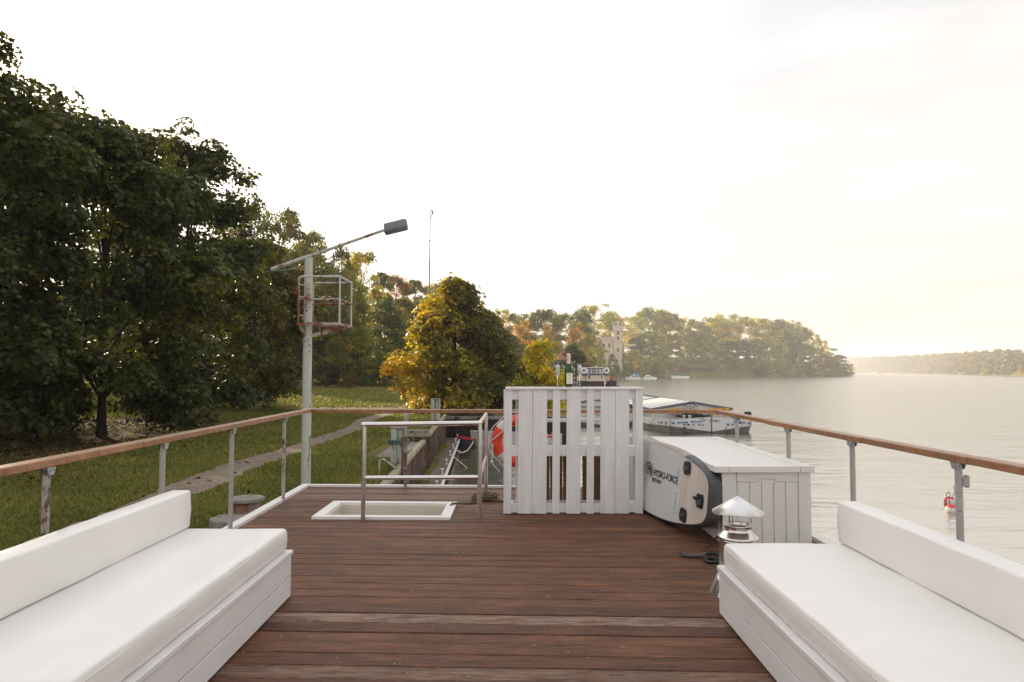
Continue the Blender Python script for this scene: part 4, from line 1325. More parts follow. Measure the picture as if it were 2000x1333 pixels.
# ------------------------------------------------------------------ storage box
sbx = thing('deck_box', 'long pale grey plastic storage box with ribbed lid against the right railing', 'storage box', (2.09, 5.6, 0))
X0, X1, Y0, Y1, HB = 1.752, 2.478, 5.60, 8.02, .598
mb = MB()
mb.span(X0 + .012, X1 - .012, Y0 + .012, Y1 - .012, .0, HB)
# front end: corner posts, vertical boards with grooves, recessed top panel with a handle shape
mb.span(X0, X0 + .115, Y0, Y0 + .0118, .0, HB)
mb.span(X1 - .10, X1, Y0 + .001, Y0 + .0118, .0, HB)
npl, xa, xb_ = 5, X0 + .125, X1 - .11
wv = (xb_ - xa) / npl
for i in range(npl): mb.span(xa + i * wv + .004, xa + (i + 1) * wv - .004, Y0 + .003, Y0 + .0118, .0, HB - .082)
mb.add([(xa - .003, Y0 + .0005, HB - .001), (xa - .003, Y0 + .0005, HB - .078), (xa + .16, Y0 + .0005, HB - .078), (xa + .19, Y0 + .0005, HB - .052), (xb_ - .19, Y0 + .0005, HB - .052), (xb_ - .16, Y0 + .0005, HB - .078), (xb_ + .003, Y0 + .0005, HB - .078), (xb_ + .003, Y0 + .0005, HB - .001)] +
       [(xa - .003, Y0 + .0118, HB - .001), (xa - .003, Y0 + .0118, HB - .078), (xa + .16, Y0 + .0118, HB - .078), (xa + .19, Y0 + .0118, HB - .052), (xb_ - .19, Y0 + .0118, HB - .052), (xb_ - .16, Y0 + .0118, HB - .078), (xb_ + .003, Y0 + .0118, HB - .078), (xb_ + .003, Y0 + .0118, HB - .001)],
       [(0, 1, 2, 3, 4, 7), (4, 5, 6, 7)][:0] + [(0, 1, 2, 3), (0, 3, 4, 7), (7, 4, 5, 6)] + [(i, (i + 1) % 8, (i + 1) % 8 + 8, i + 8) for i in range(8)])
for i in range(5): mb.span(X0, X0 + .0118, Y0 + .12, Y1 - .06, .02 + i * .098, .02 + i * .098 + .09)
for z in (.50, .545): mb.span(X0 + .002, X0 + .0118, Y0 + .12, Y1 - .06, z, z + .035)
B(mb.build('box_body', M['box_plastic'], sbx, .003, fix=True))
mb = MB()
LX0, LX1, LY0, LY1 = X0 - .068, X1 + .022, Y0 - .03, Y1 + .08
mb.span(LX0, LX0 + .115, LY0, LY1, HB + .001, HB + .052)
mb.span(LX1 - .115, LX1, LY0, LY1, HB + .001, HB + .052)
mb.span(LX0 + .118, LX1 - .118, LY0, LY0 + .05, HB + .001, HB + .052)
mb.span(LX0 + .118, LX1 - .118, LY1 - .05, LY1, HB + .001, HB + .052)
yy = LY0 + .0515
while yy < LY1 - .06:
    y2_ = min(yy + .066, LY1 - .052)
    mb.span(LX0 + .1165, LX1 - .1165, yy, y2_, HB + .004, HB + .0475)
    yy += .0735
B(mb.build('lid', M['lid_plastic'], sbx, .004, fix=True))

# ------------------------------------------------------------------ paddle board leaning on the box, underside outward
def board_outline():
    L = 3.0
    pts = []
    for i in range(49):
        u = (i / 48) ** 1.25
        w = .36
        if u < .40: w *= .55 + .45 * (1 - (1 - u / .40) ** 2.2)
        if u > .55: w *= max(0.0, 1 - ((u - .55) / .45) ** 2.4) ** .65
        pts.append((u * L, w))
    # rounded tail corners
    head = [(0.0, .125), (.012, .16), (.035, .187)]
    return head + [p for p in pts if p[0] > .06]
ol = board_outline()
outline = ol + [(l, -w) for l, w in ol[::-1][1:]]
TH = .12
p0 = Vector((1.662, 5.56, 0.0))
axis = Vector((-.18, 1.0, 0)).normalized()
leanv = Vector((.10, 0.0, 1.0))
leanv = (leanv - axis * leanv.dot(axis)).normalized()
nrm = axis.cross(leanv)
Mb = Matrix((-axis, leanv, -nrm)).transposed().to_4x4()     # local x: nose to tail, y: up the width, z: outward
Mb.translation = p0 + leanv * .368
sup = bpy.data.objects.new('paddle_board', None)
COL.objects.link(sup)
tag(sup, 'white inflatable paddle board on its edge, leaning against the storage box', 'paddle board')
sup.matrix_world = Mb
M['sup_side'] = plain('grey_board_edge', (0.36, 0.31, 0.27), 0.55, 0, 0.25, 5, 0.2, 60, 0.4)
M['sup_tail'] = plain('dark_board_edge', (0.06, 0.063, 0.07), 0.5, 0, 0.25, 6, 0.1, 60)
M['sup_white'] = plain('white_board_skin', (0.62, 0.65, 0.64), 0.45, 0, 0.06, 4)
M['sup_pad'] = plain('beige_board_skin', (0.62, 0.555, 0.50), 0.6, 0, 0.16, 7, 0.15, 90, 0.3, None, (1, .25, 1))
M['print'] = plain('black_print', (0.018, 0.018, 0.02), 0.5)
M['print_grey'] = plain('grey_print', (0.40, 0.42, 0.42), 0.5)
def rock(l): return -0.12 * max(0, (l - 1.0) / 2.0) ** 1.6
def ring_at(off, z):
    res = []
    for l, w in outline:
        k = 1 - off * min(2.2, .36 / max(abs(w), .05)) / .36 * .55
        l2 = l + off * max(0, 1 - l / .25) * (1.0 if l < .25 else 0)
        res.append((-l2, w * k, z + rock(l)))
    return res
angs = np.linspace(-PI / 2 + .1, PI / 2 - .1, 9)
rings = [ring_at(TH * .42 * (1 - math.cos(a)), TH / 2 * math.sin(a)) for a in angs]
n = len(outline)
mb = MB()
fs, mi_ = [], []
for k in range(8):
    for i in range(n):
        fs.append((k * n + i, k * n + (i + 1) % n, (k + 1) * n + (i + 1) % n, (k + 1) * n + i))
        l, w = outline[i]
        mi_.append(1 if (l < .52 or (w < 0 and l < 2.0)) else 0)
mb.add([v for rg in rings for v in rg], fs, 0, True)
mb.m = mi_
mb.build('side_wall', [M['sup_side'], M['sup_tail']], sup, fix=True)
def skin(ring, lift, l0, l1, name, mat, flip=False):
    h = len(ol)
    ls_, ws_ = [-v[0] for v in ring[:h]], [v[1] for v in ring[:h]]
    zz = ring[0][2] + lift
    mbx = MB()
    vs = []
    for i in range(31):
        l = l0 + (l1 - l0) * i / 30
        w = float(np.interp(l, ls_, ws_))
        for q in np.linspace(-1, 1, 9): vs.append((-l, w * q, zz + rock(l)))
    mbx.add(vs, [(i * 9 + j, i * 9 + j + 1, (i + 1) * 9 + j + 1, (i + 1) * 9 + j) for i in range(30) for j in range(8)], 0, True)
    return mbx.build(name, mat, sup, fix=True)
lmin, lmax = -rings[-1][0][0], max(-v[0] for v in rings[-1])
skin(rings[-1], .0006, lmin, .56, 'tail_skin', M['sup_pad'])
skin(rings[-1], .0016, .56, lmax, 'bottom_skin', M['sup_white'])
skin(rings[0], -.0006, lmin, lmax, 'deck_skin', M['sup_side'])
topz = rings[-1][0][2]
zt_ = topz + .0035
def text_mesh(txt, size, mat, name, parent, mtx, extr=0.0, bold=0.0, shear=0.0, sx=1.0, align='LEFT'):
    cu = bpy.data.curves.new(name, 'FONT')
    cu.body, cu.size, cu.shear, cu.align_x, cu.extrude, cu.offset = txt, size, shear, align, extr, bold
    o = bpy.data.objects.new(name, cu)
    COL.objects.link(o)
    dg = bpy.context.evaluated_depsgraph_get()
    me = bpy.data.meshes.new_from_object(o.evaluated_get(dg))
    bpy.data.objects.remove(o)
    me.materials.clear()
    me.materials.append(mat)
    q = link(name, me, parent)
    q.matrix_local = mtx @ Matrix.Diagonal((sx, 1, 1, 1))
    return q
text_mesh('HYDRO-FORCE', .088, M['print'], 'lettering', sup, Matrix.Translation((-1.19, .035, zt_ + rock(1.0))), .0004, .0022, .0, .92)
text_mesh('BESTWAY', .052, M['print'], 'lettering', sup, Matrix.Translation((-1.21, -.025, zt_ + rock(1.0))), .0004, .001, .0, 1.0)
# wave emblem: three swept crescents left of the words
mb = MB()
def crescent(cx_, cy_, ra, rb, a0, a1, th, z):
    n_ = 16
    vs = []
    for i in range(n_ + 1):
        u = i / n_
        a = a0 + (a1 - a0) * u
        w = th * math.sin(PI * min(1, .08 + u * .92)) + .001
        vs += [(cx_ + (ra + w) * math.cos(a), cy_ + (rb + w) * math.sin(a), z), (cx_ + (ra - w) * math.cos(a), cy_ + (rb - w) * math.sin(a), z)]
    mb.add(vs, [(2 * i, 2 * i + 2, 2 * i + 3, 2 * i + 1) for i in range(n_)])
for k in range(4):
    crescent(-1.325, .045 - k * .014, .115 - k * .021, .095 - k * .018, R(165), R(-12), .0068 - k * .0008, zt_ + rock(1.2) + .002)
crescent(-1.295, .015, .056, .075, R(120), R(-15), .009, zt_ + rock(1.2) + .003)
mb.build('emblem', M['print'], sup, fix=True)
mb = MB()
rr = random.Random(2)
for i in range(8): mb.box((-.63 + rr.uniform(-.004, .004), .17 - i * .021, zt_), (.022, .016, .0006))
mb.build('fine_print', M['print_grey'], sup, fix=True)
mb = MB()
for i in range(7): mb.box((-.63 - rr.uniform(0, .02), -.05 - i * .028, zt_), (rr.uniform(.008, .02), .012, .0006))
mb.build('valve_print', M['print'], sup, fix=True)
# fin slots
for nm, l, w, a in (('fin_slot', .45, .205, .10), ('fin_slot', .46, -.205, -.10), ('fin_slot', .17, -.03, 0)):
    mb = MB()
    hw, hh = (.062, .058)
    oct_ = [(-hw, -hh * .6), (-hw * .7, -hh), (hw * .7, -hh), (hw, -hh * .6), (hw, hh * .6), (hw * .7, hh), (-hw * .7, hh), (-hw, hh * .6)]
    ca, sa = math.cos(a), math.sin(a)
    pl = [(-l + x * ca - y * sa, w + x * sa + y * ca) for x, y in oct_]
    mb.prism(pl, topz + .001, topz + .012)
    fsl = mb.build(nm, M['black'], sup, .002, fix=True)
    mb = MB()
    mb.beam((-l - .04 * ca, w - .04 * sa, topz + .02), (-l + .045 * ca, w + .045 * sa, topz + .016), .022, .016)
    if nm and l < .2:
        mb.tube([(-l - .03, w + .02, topz + .013), (-l - .03, w + .02, topz + .05)], .016, 10)
        mb.tube([(-l + .03, w - .02, topz + .013), (-l + .03, w - .02, topz + .045)], .016, 10)
    mb.build('fin_base', plain('dark_grey_plastic', (0.07, 0.07, 0.075), 0.35), fsl, .002, fix=True)

# ------------------------------------------------------------------ flue with conical hat behind the right day bed
fl = thing('chimney_flue', 'stainless stove flue with a conical hat behind the right day bed', 'chimney', (1.487, 4.44, -.018))
mb = MB()
mb.lathe([(.195, .0), (.190, .012), (.150, .10), (.120, .15), (.1185, .15), (.1185, .345), (.122, .35), (.122, .362), (.1185, .367)], (0, 0, 0), 36)
mb.build('pipe', M['flue_steel'], fl)
mb = MB()
mb.lathe([(.1185, .362), (.127, .366), (.127, .378), (.119, .384), (.088, .412), (.083, .416), (.083, .444), (.0865, .447), (.0865, .455), (.081, .456), (.079, .452), (.079, .36)], (0, 0, 0), 36)
mb.build('collar', M['flue_steel'], fl)
mb = MB()
mb.lathe([(.0785, .43), (0.0, .425)], (0, 0, 0), 24)
mb.build('flue_opening', M['near_black'], fl)
for a in (R(215), R(-25), R(95)):
    mb = MB()
    ca, sa = math.cos(a), math.sin(a)
    mb.beam((.082 * ca, .082 * sa, .43), (.088 * ca, .088 * sa, .56), .028 if a == R(215) else .014, .003)
    mb.build('stay', M['flue_steel'], fl, fix=True)
mb = MB()
nseg = 9
vs = [(0, 0, .636)]
for i in range(nseg * 4):
    a = 2 * PI * i / (nseg * 4) + .35
    vs.append((.160 * math.cos(a), .160 * math.sin(a), .532 + .006 * math.sin(a * 3 + 1)))
for i in range(nseg * 4):
    a = 2 * PI * i / (nseg * 4) + .35
    vs.append((.157 * math.cos(a), .157 * math.sin(a), .529 + .006 * math.sin(a * 3 + 1)))
vs.append((0, 0, .631))
k = nseg * 4
mb.add(vs, [(0, 1 + i, 1 + (i + 1) % k) for i in range(k)] + [(1 + i, 1 + k + i, 1 + k + (i + 1) % k, 1 + (i + 1) % k) for i in range(k)] + [(2 * k + 1, 1 + k + (i + 1) % k, 1 + k + i) for i in range(k)], 0, True)
hatm = mb.build('hat', M['hat_steel'], fl, fix=True)
mb = MB()
mb.beam((0, 0, .637), (.158 * math.cos(-1.75), .158 * math.sin(-1.75), .533), .004, .003)
mb.build('hat_seam', M['hat_steel'], hatm, fix=True)

# board leash and strap lying on the deck
ls = thing('leash', 'black leash and ankle strap lying on the deck in front of the paddle board', 'leash', (1.45, 5.0, 0))
mb = MB()
a_ = gz(1328, 1080, .02); b_ = gz(1372, 1083, .03)
pts = [gz(1326, 1076, .045), gz(1332, 1083, .02), gz(1348, 1086, .012), gz(1364, 1085, .02), gz(1378, 1081, .035)]
M['strap'] = plain('dark_grey_webbing', (0.05, 0.05, 0.055), 0.6, 0, .2, 30)
for q in range(len(pts) - 1): mb.beam(pts[q], pts[q + 1] + (pts[q + 1] - pts[q]).normalized() * .004, .05, .008)
B(mb.build('strap', M['strap'], ls, .003, fix=True))
mb = MB()
cl = [gz(1378, 1082, .02), gz(1390, 1080, .02), gz(1402, 1083, .02), gz(1408, 1088, .015), gz(1400, 1094, .012), gz(1384, 1090, .012), gz(1376, 1094, .012), gz(1384, 1099, .012), gz(1400, 1098, .012), gz(1412, 1097, .012)]
mb.tube([Vector(q) for q in cl], .011, 7)
mb.tube([gz(1375, 1078, .02), gz(1388, 1063, .03), gz(1402, 1048, .05), gz(1410, 1040, .10)], .007, 6)
B(mb.build('cord', M['black'], ls))

# ------------------------------------------------------------------ quay: sheet piling, jetty, bollard columns
M['pile'] = rusty('sheet_pile_steel', (0.15, 0.095, 0.075), (0.09, 0.04, 0.025), 0.75, 2.0, (1, 1, .5), .8)
M['cap'] = plain('weathered_capping', (0.36, 0.33, 0.24), 0.9, 0, 0.35, 3, .5, 20, .2, ((0.12, 0.10, 0.04), 3.0, .52))
M['concrete'] = plain('weathered_concrete', (0.27, 0.25, 0.22), 0.9, 0, 0.3, 4, .6, 30, .2, ((0.12, 0.085, 0.04), 5.0, .58))
def sheet_wall(name, label, p, q, ztop, capw=.17):
    th = thing(name, label, 'quay wall', (p[0], p[1], 0))
    p, q = Vector((*p, 0)), Vector((*q, 0))
    L = (q - p).length
    d = (q - p) / L
    nn = Vector((d.y, -d.x, 0))       # water side
    per, dep = .40, .17
    prof = []
    s_ = 0.0
    while s_ < L - .01:
        for u, w in ((0, 0), (.14, 0), (.20, dep), (.34, dep)):
            if s_ + u * per / .40 <= L: prof.append(p + d * (s_ + u * per / .40) + nn * (w - dep))
        s_ += per
    prof.append(q - nn * dep)
    mb = MB()
    vs = [(v.x, v.y, -3.2) for v in prof] + [(v.x, v.y, ztop - .09) for v in prof]
    n_ = len(prof)
    mb.add(vs, [(i, i + 1, n_ + i + 1, n_ + i) for i in range(n_ - 1)])
    B(mb.build('sheet_piling', M['pile'], th, fix=True))
    mb = MB()
    k = int(L / 2.6) + 1
    for i in range(k):
        a, b = p + d * (L * i / k + .006) - nn * .075, p + d * (L * (i + 1) / k - .006) - nn * .075
        mb.beam((a.x, a.y, ztop - .03), (b.x, b.y, ztop - .03), capw, .13)
    B(mb.build('capping', M['cap'], th, .02, fix=True))
    return th
def wx(y): return (wall_x(y), y)
sheet_wall('quay_wall', 'rust brown sheet pile wall with pale capping nearest the boat', wx(11.6), wx(24.2), G + .08)
sheet_wall('quay_wall', 'second, farther stretch of rust brown sheet pile wall beyond the notch', wx(26.6), wx(37.85), G + .12)
sheet_wall('quay_wall', 'short end of rust brown sheet piling turning into the notch with the steps', (-4.3, 26.42), (wall_x(26.6), 26.42), G + .10)
# dark timber wall at the end of the basin
tw = thing('timber_wall', 'dark timber retaining wall across the end of the basin below the golden maple', 'quay wall', (0, 37.9, 0))
M['wet_timber'] = plain('dark_wet_timber', (0.035, 0.024, 0.018), 0.7, 0, .4, 4, .6, 25, .3, None, (5, 5, .5))
mb = MB()
xx = wall_x(37.9) - .02
rr = random.Random(5)
while xx < 3.7:
    w = rr.uniform(.20, .26)
    mb.span(xx, xx + w - .012, 37.80 + rr.uniform(-.02, .02), 38.0, -3.2, G - .12 + rr.uniform(-.02, .02))
    xx += w
B(mb.build('plank_face', M['wet_timber'], tw, .01, fix=True))
mb = MB()
for i in range(6):
    x = -2.9 + i * 1.28
    mb.span(x, x + .2, 37.62, 37.79, -3.2, G + .02)
B(mb.build('post', M['wet_timber'], tw, .015, fix=True))
mb = MB()
for i in range(3): mb.span(wall_x(38) + i * 2.38, wall_x(38) + (i + 1) * 2.38 - .01, 37.72, 38.12, G - .115, G + .06)
B(mb.build('capping', M['concrete'], tw, .02, fix=True))
# greenish beam and landing at the notch
mb = MB()
mb.span(-4.45, wall_x(26.5) - .05, 26.46, 26.72, G + .06, G + .26)
tag(mb.build('kerb_beam', M['concrete'], None, .02, fix=True), 'green grey concrete beam across the notch in the quay', 'beam')
mb = MB()
for i in range(18): mb.span(-3.85, -3.06 - .0, 19.9 + i * .235, 19.9 + i * .235 + .225, G + .01, G + .045)
tag(mb.build('plank_landing', plain('grey_weathered_planks', (0.22, 0.19, 0.165), .85, 0, .3, 5, .4, 30, .2), None, .006, fix=True), 'grey plank landing behind the nearest sheet pile wall', 'landing')
# floating jetty
jt = thing('jetty', 'narrow weathered plank jetty with a white edge along the sheet pile wall', 'jetty', (-2.5, 28, 0))
JZ = -2.2
M['jetty_wood'] = plain('grey_jetty_wood', (0.165, 0.135, 0.115), .8, 0, .3, 6, .4, 30, .3, ((0.13, 0.115, 0.03), 1.1, .58))
M['jetty_new'] = plain('brown_jetty_wood', (0.22, 0.12, 0.085), .7, 0, .25, 6, .4, 30, .3)
mb = MB()
rr = random.Random(9)
yy = 19.5
while yy < 37.5:
    x0, x1 = wall_x(yy) + .02, -1.43 - .0318 * yy
    z = JZ + rr.uniform(-.004, .004)
    mb.hexa([(x0, yy, z - .04), (x1, yy, z - .04), (x1, yy + .15, z - .04), (x0, yy + .15, z - .04)], [(x0, yy, z), (x1, yy, z), (x1, yy + .15, z), (x0, yy + .15, z)], 1 if yy < 21.6 else 0)
    yy += .16
B(mb.build('plank_deck', [M['jetty_wood'], M['jetty_new']], jt, fix=True))
mb = MB()
mb.beam((-1.40 - .0318 * 19.5, 19.5, JZ - .05), (-1.40 - .0318 * 37.6, 37.6, JZ - .05), .05, .14)
B(mb.build('edge_board', M['white_trim'], jt, fix=True))
mb = MB()
for yy in (19.6, 25.5, 31.5, 37.3):
    mb.span(wall_x(yy) + .1, -1.55 - .0318 * yy, yy, yy + .9 if yy < 37 else yy + .25, -2.9, JZ - .041)
B(mb.build('float', M['black'], jt, fix=True))
M['cleat_red'] = plain('red_cleat_paint', (0.42, 0.05, 0.03), .5)
for yy in (21.4, 24.1, 26.7, 29.5, 32.2, 34.9, 37.1):
    x = -1.52 - .0318 * yy
    mb = MB()
    mb.tube([(x, yy, JZ), (x, yy, JZ + .20)], .022, 8)
    mb.box((x, yy, JZ + .21), (.10, .10, .035))
    mb.box((x + .05, yy, JZ + .03), (.16, .12, .02))
    cl_ = B(mb.build('cleat', M['white_trim'], jt, .005, fix=True))
    mb = MB()
    mb.box((x - .028, yy, JZ + .11), (.02, .07, .15))
    mb.build('cleat_stripe', M['cleat_red'], cl_, fix=True)
# pale green steel mooring columns
M['green_paint'] = rusty('pale_green_paint_rust', (0.42, 0.47, 0.42), (0.27, 0.09, 0.045), 0.55, 2.6, (1, 1, .2), .6)
def mooring_column(x, y, h, label, w=.34):
    th = thing('mooring_column', label, 'mooring post', (x, y, gzv(x, y)), 0, 'steel mooring columns on the quay')
    mb = MB()
    mb.box((-w * .33, 0, h / 2 - .1), (w * .42, w, h + .2)); mb.box((w * .30, .01, h / 2 - .1), (w * .5, w * .55, h + .17))
    mb.build('shaft', M['green_paint'], th, .012, fix=True)
    mb = MB()
    mb.box((-.01, 0, h + .015), (w * 1.12, w * 1.06, .03))
    mb.build('cap_plate', M['concrete'], th, .006, fix=True)
    return th
c1 = mooring_column(-2.86, 18.1, 1.02, 'nearer square steel mooring column, pale green and rusty, seen through the guard rail')
c2 = mooring_column(-3.5, 33.4, 1.18, 'farther square steel mooring column, pale green and rusty, below the golden maple', .40)
mb = MB()
mb.tube([(wall_x(17.2) + .07, 17.2, -2.9), (wall_x(17.2) + .07, 17.2, G + .9)], .055, 10)
tag(mb.build('rusty_pipe', M['pile'], None), 'rusty upright pipe in front of the nearer mooring column', 'pipe')
mb = MB()
pts = []
for i in range(40):
    a = i * .55
    pts.append((-2.86 + .27 * math.cos(a), 18.1 + .27 * math.sin(a), G + .62 + .003 * i))
pts += [(-2.62, 17.85, G + .55), (-2.6, 17.7, G + .25), (-2.6, 17.6, G + .05)]
mb.tube(pts, .022, 6)
tag(mb.build('mooring_line', plain('green_mooring_line', (0.05, 0.13, 0.105), .8, 0, .3, 30)), 'green mooring rope wound round the nearer mooring column', 'rope')
mb = MB()
a_ = gz(741, 930, G); 
mb.tube([(a_.x, a_.y, G - .1), (a_.x, a_.y, G + .36), (a_.x + .08, a_.y + .05, G + .40), (a_.x + .36, a_.y + .4, G + .1)], .022, 8)
tag(mb.build('pipe_handrail', M['galv'], None), 'short bent pipe handrail on the grass by the sheet piling', 'handrail')
# stone mooring bollard beside the boat
bo = thing('stone_bollard', 'low octagonal concrete mooring bollard with a rusty neck beside the left railing', 'bollard', (-4.33, 11.3, G))
def octa(r, sq=1.0, rot=.25): return [(r * math.cos(rot + k * PI / 4), r * sq * math.sin(rot + k * PI / 4)) for k in range(8)]
mb = MB(); mb.prism([(x - .04, y - .36) for x, y in octa(.33)], -.1, .22); mb.build('base', M['concrete'], bo, .03, fix=True)
mb = MB(); mb.lathe([(.22, -.1), (.22, .36), (.20, .375)], (.02, .12, 0), 20); mb.build('neck', rusty('rusty_iron', (.2, .16, .13), (.23, .06, .025), .9, 3), bo)
mb = MB(); mb.prism([(x + .02, y + .12) for x, y in octa(.29)], .38, .44); mb.build('cap', M['concrete'], bo, .012, fix=True)

# ------------------------------------------------------------------ light masts with a basket, thin mast
M['mast_paint'] = rusty('mast_paint', (0.50, 0.52, 0.47), (0.26, 0.10, 0.05), 0.54, 2.6, (1.2, 1.2, .22), .55)
M['mast_rust'] = rusty('mast_rust', (0.45, 0.40, 0.35), (0.21, 0.055, 0.03), 0.85, 5.0, (1, 1, 1), .7)
def light_mast(x, y, label):
    zb = G
    th = thing('lamp_post', label, 'lamp post', (x, y, zb), 0, 'light masts with a basket on the quay')
    H = 3.80 - zb
    mb = MB()
    mb.tube([(0, 0, -.2), (0, 0, 3.2), (0, 0, H)], [.098, .088, .082], 16)
    pl = mb.build('pole', M['mast_paint'], th)
    mb = MB()
    for i in range(10):
        z = .45 + i * .53
        if z > 3.1: break
        mb.tube([(-.06, -.088, z), (-.03, -.115, z + .005), (.0, -.115, z + .005)], .007, 5)
    mb.build('step_clip', M['bracket'], pl)
    def arm_pt(px, py): q = gy(px, py, 14); return Vector((q.x + 4.094, 0, q.z - zb))
    mb = MB()
    al, ar = arm_pt(529, 526), arm_pt(754, 455)
    al.y, ar.y = .05, -.25
    mb.tube([al, al.lerp(ar, .33), al.lerp(ar, .36), ar], [.042, .040, .034, .030], 10)
    mb.build('arm', M['mast_paint'], th)
    mb = MB()
    mb.tube([al + Vector((.02, 0, -.03)), (-.5, .02, al.z - .02), (-.06, 0, al.z + .06)], .006, 5)
    mb.build('stay_wire', M['bracket'], th)
    hd = MB()
    c_ = (arm_pt(754, 455) + arm_pt(800, 443)) / 2
    bm = bmesh.new()
    bmesh.ops.create_cube(bm, size=1)
    bmesh.ops.scale(bm, vec=(.49, .27, .15), verts=bm.verts)
    bmesh.ops.bevel(bm, geom=[e_ for e_ in bm.edges], offset=.05, segments=5, affect='EDGES', profile=.5)
    for f_ in bm.faces: f_.smooth = True
    me = bpy.data.meshes.new('lamp_head')
    bm.to_mesh(me); bm.free()
    me.materials.append(M['lamp_grey'])
    h_ = link('lamp_head', me, th)
    h_.location = (c_.x, -.27, c_.z)
    h_.rotation_euler = (R(52), R(-14), 0)
    mb = MB()
    mb.box((.06, 0, .0765), (.012, .03, .004))
    mb.build('photocell', M['black'], h_)
    # basket
    zf = 2.37 - zb
    x0, x1, y0, y1, zt = -.085, .735, -.36, .66, 3.325 - zb
    mb = MB()
    for a, b in (((x0, y0), (x1, y0)), ((x1, y0), (x1, y1)), ((x1, y1), (x0, y1)), ((x0, y1), (x0, y0))): mb.beam((*a, zf), (*b, zf), .05, .06)
    for i in range(7): mb.beam((x0 + .02, y0 + .12 + i * .13, zf + .008), (x1 - .02, y0 + .12 + i * .13, zf + .008), .015, .03)
    mb.beam((.0, -.02, zf - .24), (x1 - .06, y1 * .45, zf - .035), .06, .07)
    mb.beam((x0 + .02, y0 + .05, zf - .03), (-.06, -.02, zf - .26), .04, .05)
    mb.build('basket_floor', M['mast_rust'], th, .004, fix=True)
    mb = MB()
    rr_ = .019
    mb.tube([(x0, y0, zf), (x0, y0, zt - .06), (x0 + .02, y0, zt - .015), (x0 + .06, y0, zt), (x1, y0, zt), (x1, y1, zt), (x0, y1, zt)], rr_, 8)
    for a, b in ((x1, y0), (x1, y1), (x0, y1)): mb.tube([(a, b, zf), (a, b, zt)], rr_, 8)
    for z in (.18 + zf, .62 + zf - .06, .8 + zf): mb.tube([(x0, y0, z), (-.02, y0 + .30, z)], .012, 6)
    bs = mb.build('basket_rail', M['mast_paint'], th)
    zm = (zf + zt) / 2 + .02
    mb = MB()
    mb.tube([(x0, y0, zm), (x1, y0, zm), (x1, y1, zm), (x0, y1, zm)], .016, 8)
    mb.build('mid_rail', M['mast_rust'], th)
    return th
M['lamp_grey'] = plain('grey_lamp_housing', (0.135, 0.14, 0.15), .5, 0, .1, 8, .1, 60)
light_mast(-4.094, 14.0, 'pale green rusty lamp post with a basket, rising beyond the left rear railing corner')
light_mast(-4.80, 40.0, 'second lamp post with a basket, half hidden in the golden maple')
fp = thing('flag_mast', 'tall thin mast with a scrap of flag at its tip, beside the golden maple', 'mast', (-4.72, 40.9, G))
mb = MB()
zt2 = gy(841, 408, 40.9).z - G
mb.tube([(0, 0, 0), (0, 0, 6.1)], [.07, .065], 10)
mb.tube([(0, 0, 6.1), (.03, 0, 9.0)], [.052, .045], 10)
mb.tube([(.03, 0, 9.0), (.06, 0, zt2)], [.040, .026], 8)
for z in (7.5, 9.05, 10.4): mb.lathe([(.0, -.03), (.07, -.03), (.07, .03), (0, .03)], (.03, 0, z), 8)
mb.build('pole', plain('pale_mast_paint', (0.36, 0.30, 0.27), .5, 0, .3, 2), fp)
mb = MB()
n_ = 9
vs = []
for i in range(n_):
    u = i / (n_ - 1)
    vs += [(.06 + .03 + .05 * math.sin(u * 4), .02 * math.sin(u * 9), zt2 - .05 - .62 * u), (.06 + .03 + .13 * (1 - u) + .05 * math.sin(u * 4 + .5), .03 * math.cos(u * 7), zt2 - .12 - .6 * u)]
mb.add(vs, [(2 * i, 2 * i + 2, 2 * i + 3, 2 * i + 1) for i in range(n_ - 1)], 0, True)
mb.build('flag', plain('tattered_orange_flag', (0.45, 0.2, 0.06), .8, 0, .3, 8), fp)
# ------------------------------------------------------------------ barges
M['barge_white'] = rusty('worn_white_hull_paint', (0.62, 0.63, 0.62), (0.10, 0.045, 0.03), 0.28, 1.6, (1, 1, 1), .6)
M['barge_grey'] = rusty('grey_hull_bottom', (0.17, 0.165, 0.155), (0.10, 0.05, 0.03), 0.35, 1.5, (1, 1, 2), .7)
M['cover'] = plain('pale_hatch_cover', (0.66, 0.65, 0.62), .5, 0, .1, .8)
M['cover_rim'] = plain('slate_blue_rim', (0.12, 0.135, 0.165), .5, 0, .2, 2)
M['blue_paint'] = plain('blue_lettering_paint', (0.04, 0.055, 0.26), .6, 0, .2, 5)
M['navy'] = plain('dark_blue_paint', (0.02, 0.045, 0.17), .5)
M['yellow'] = plain('yellow_plate', (0.80, 0.40, 0.03), .5)
M['dark_iron'] = plain('dark_iron', (0.025, 0.024, 0.024), .7, 0, .3, 6)
M['brown_red'] = plain('red_brown_paint', (0.11, 0.025, 0.02), .6, 0, .25, 3)
M['cream'] = plain('cream_paint', (0.66, 0.56, 0.44), .5, 0, .08, 2)
M['white'] = plain('white_gloss_paint', (0.78, 0.78, 0.76), .4, 0, .05, 3)
M['pane'] = plain('dark_window', (0.03, 0.035, 0.035), .08)
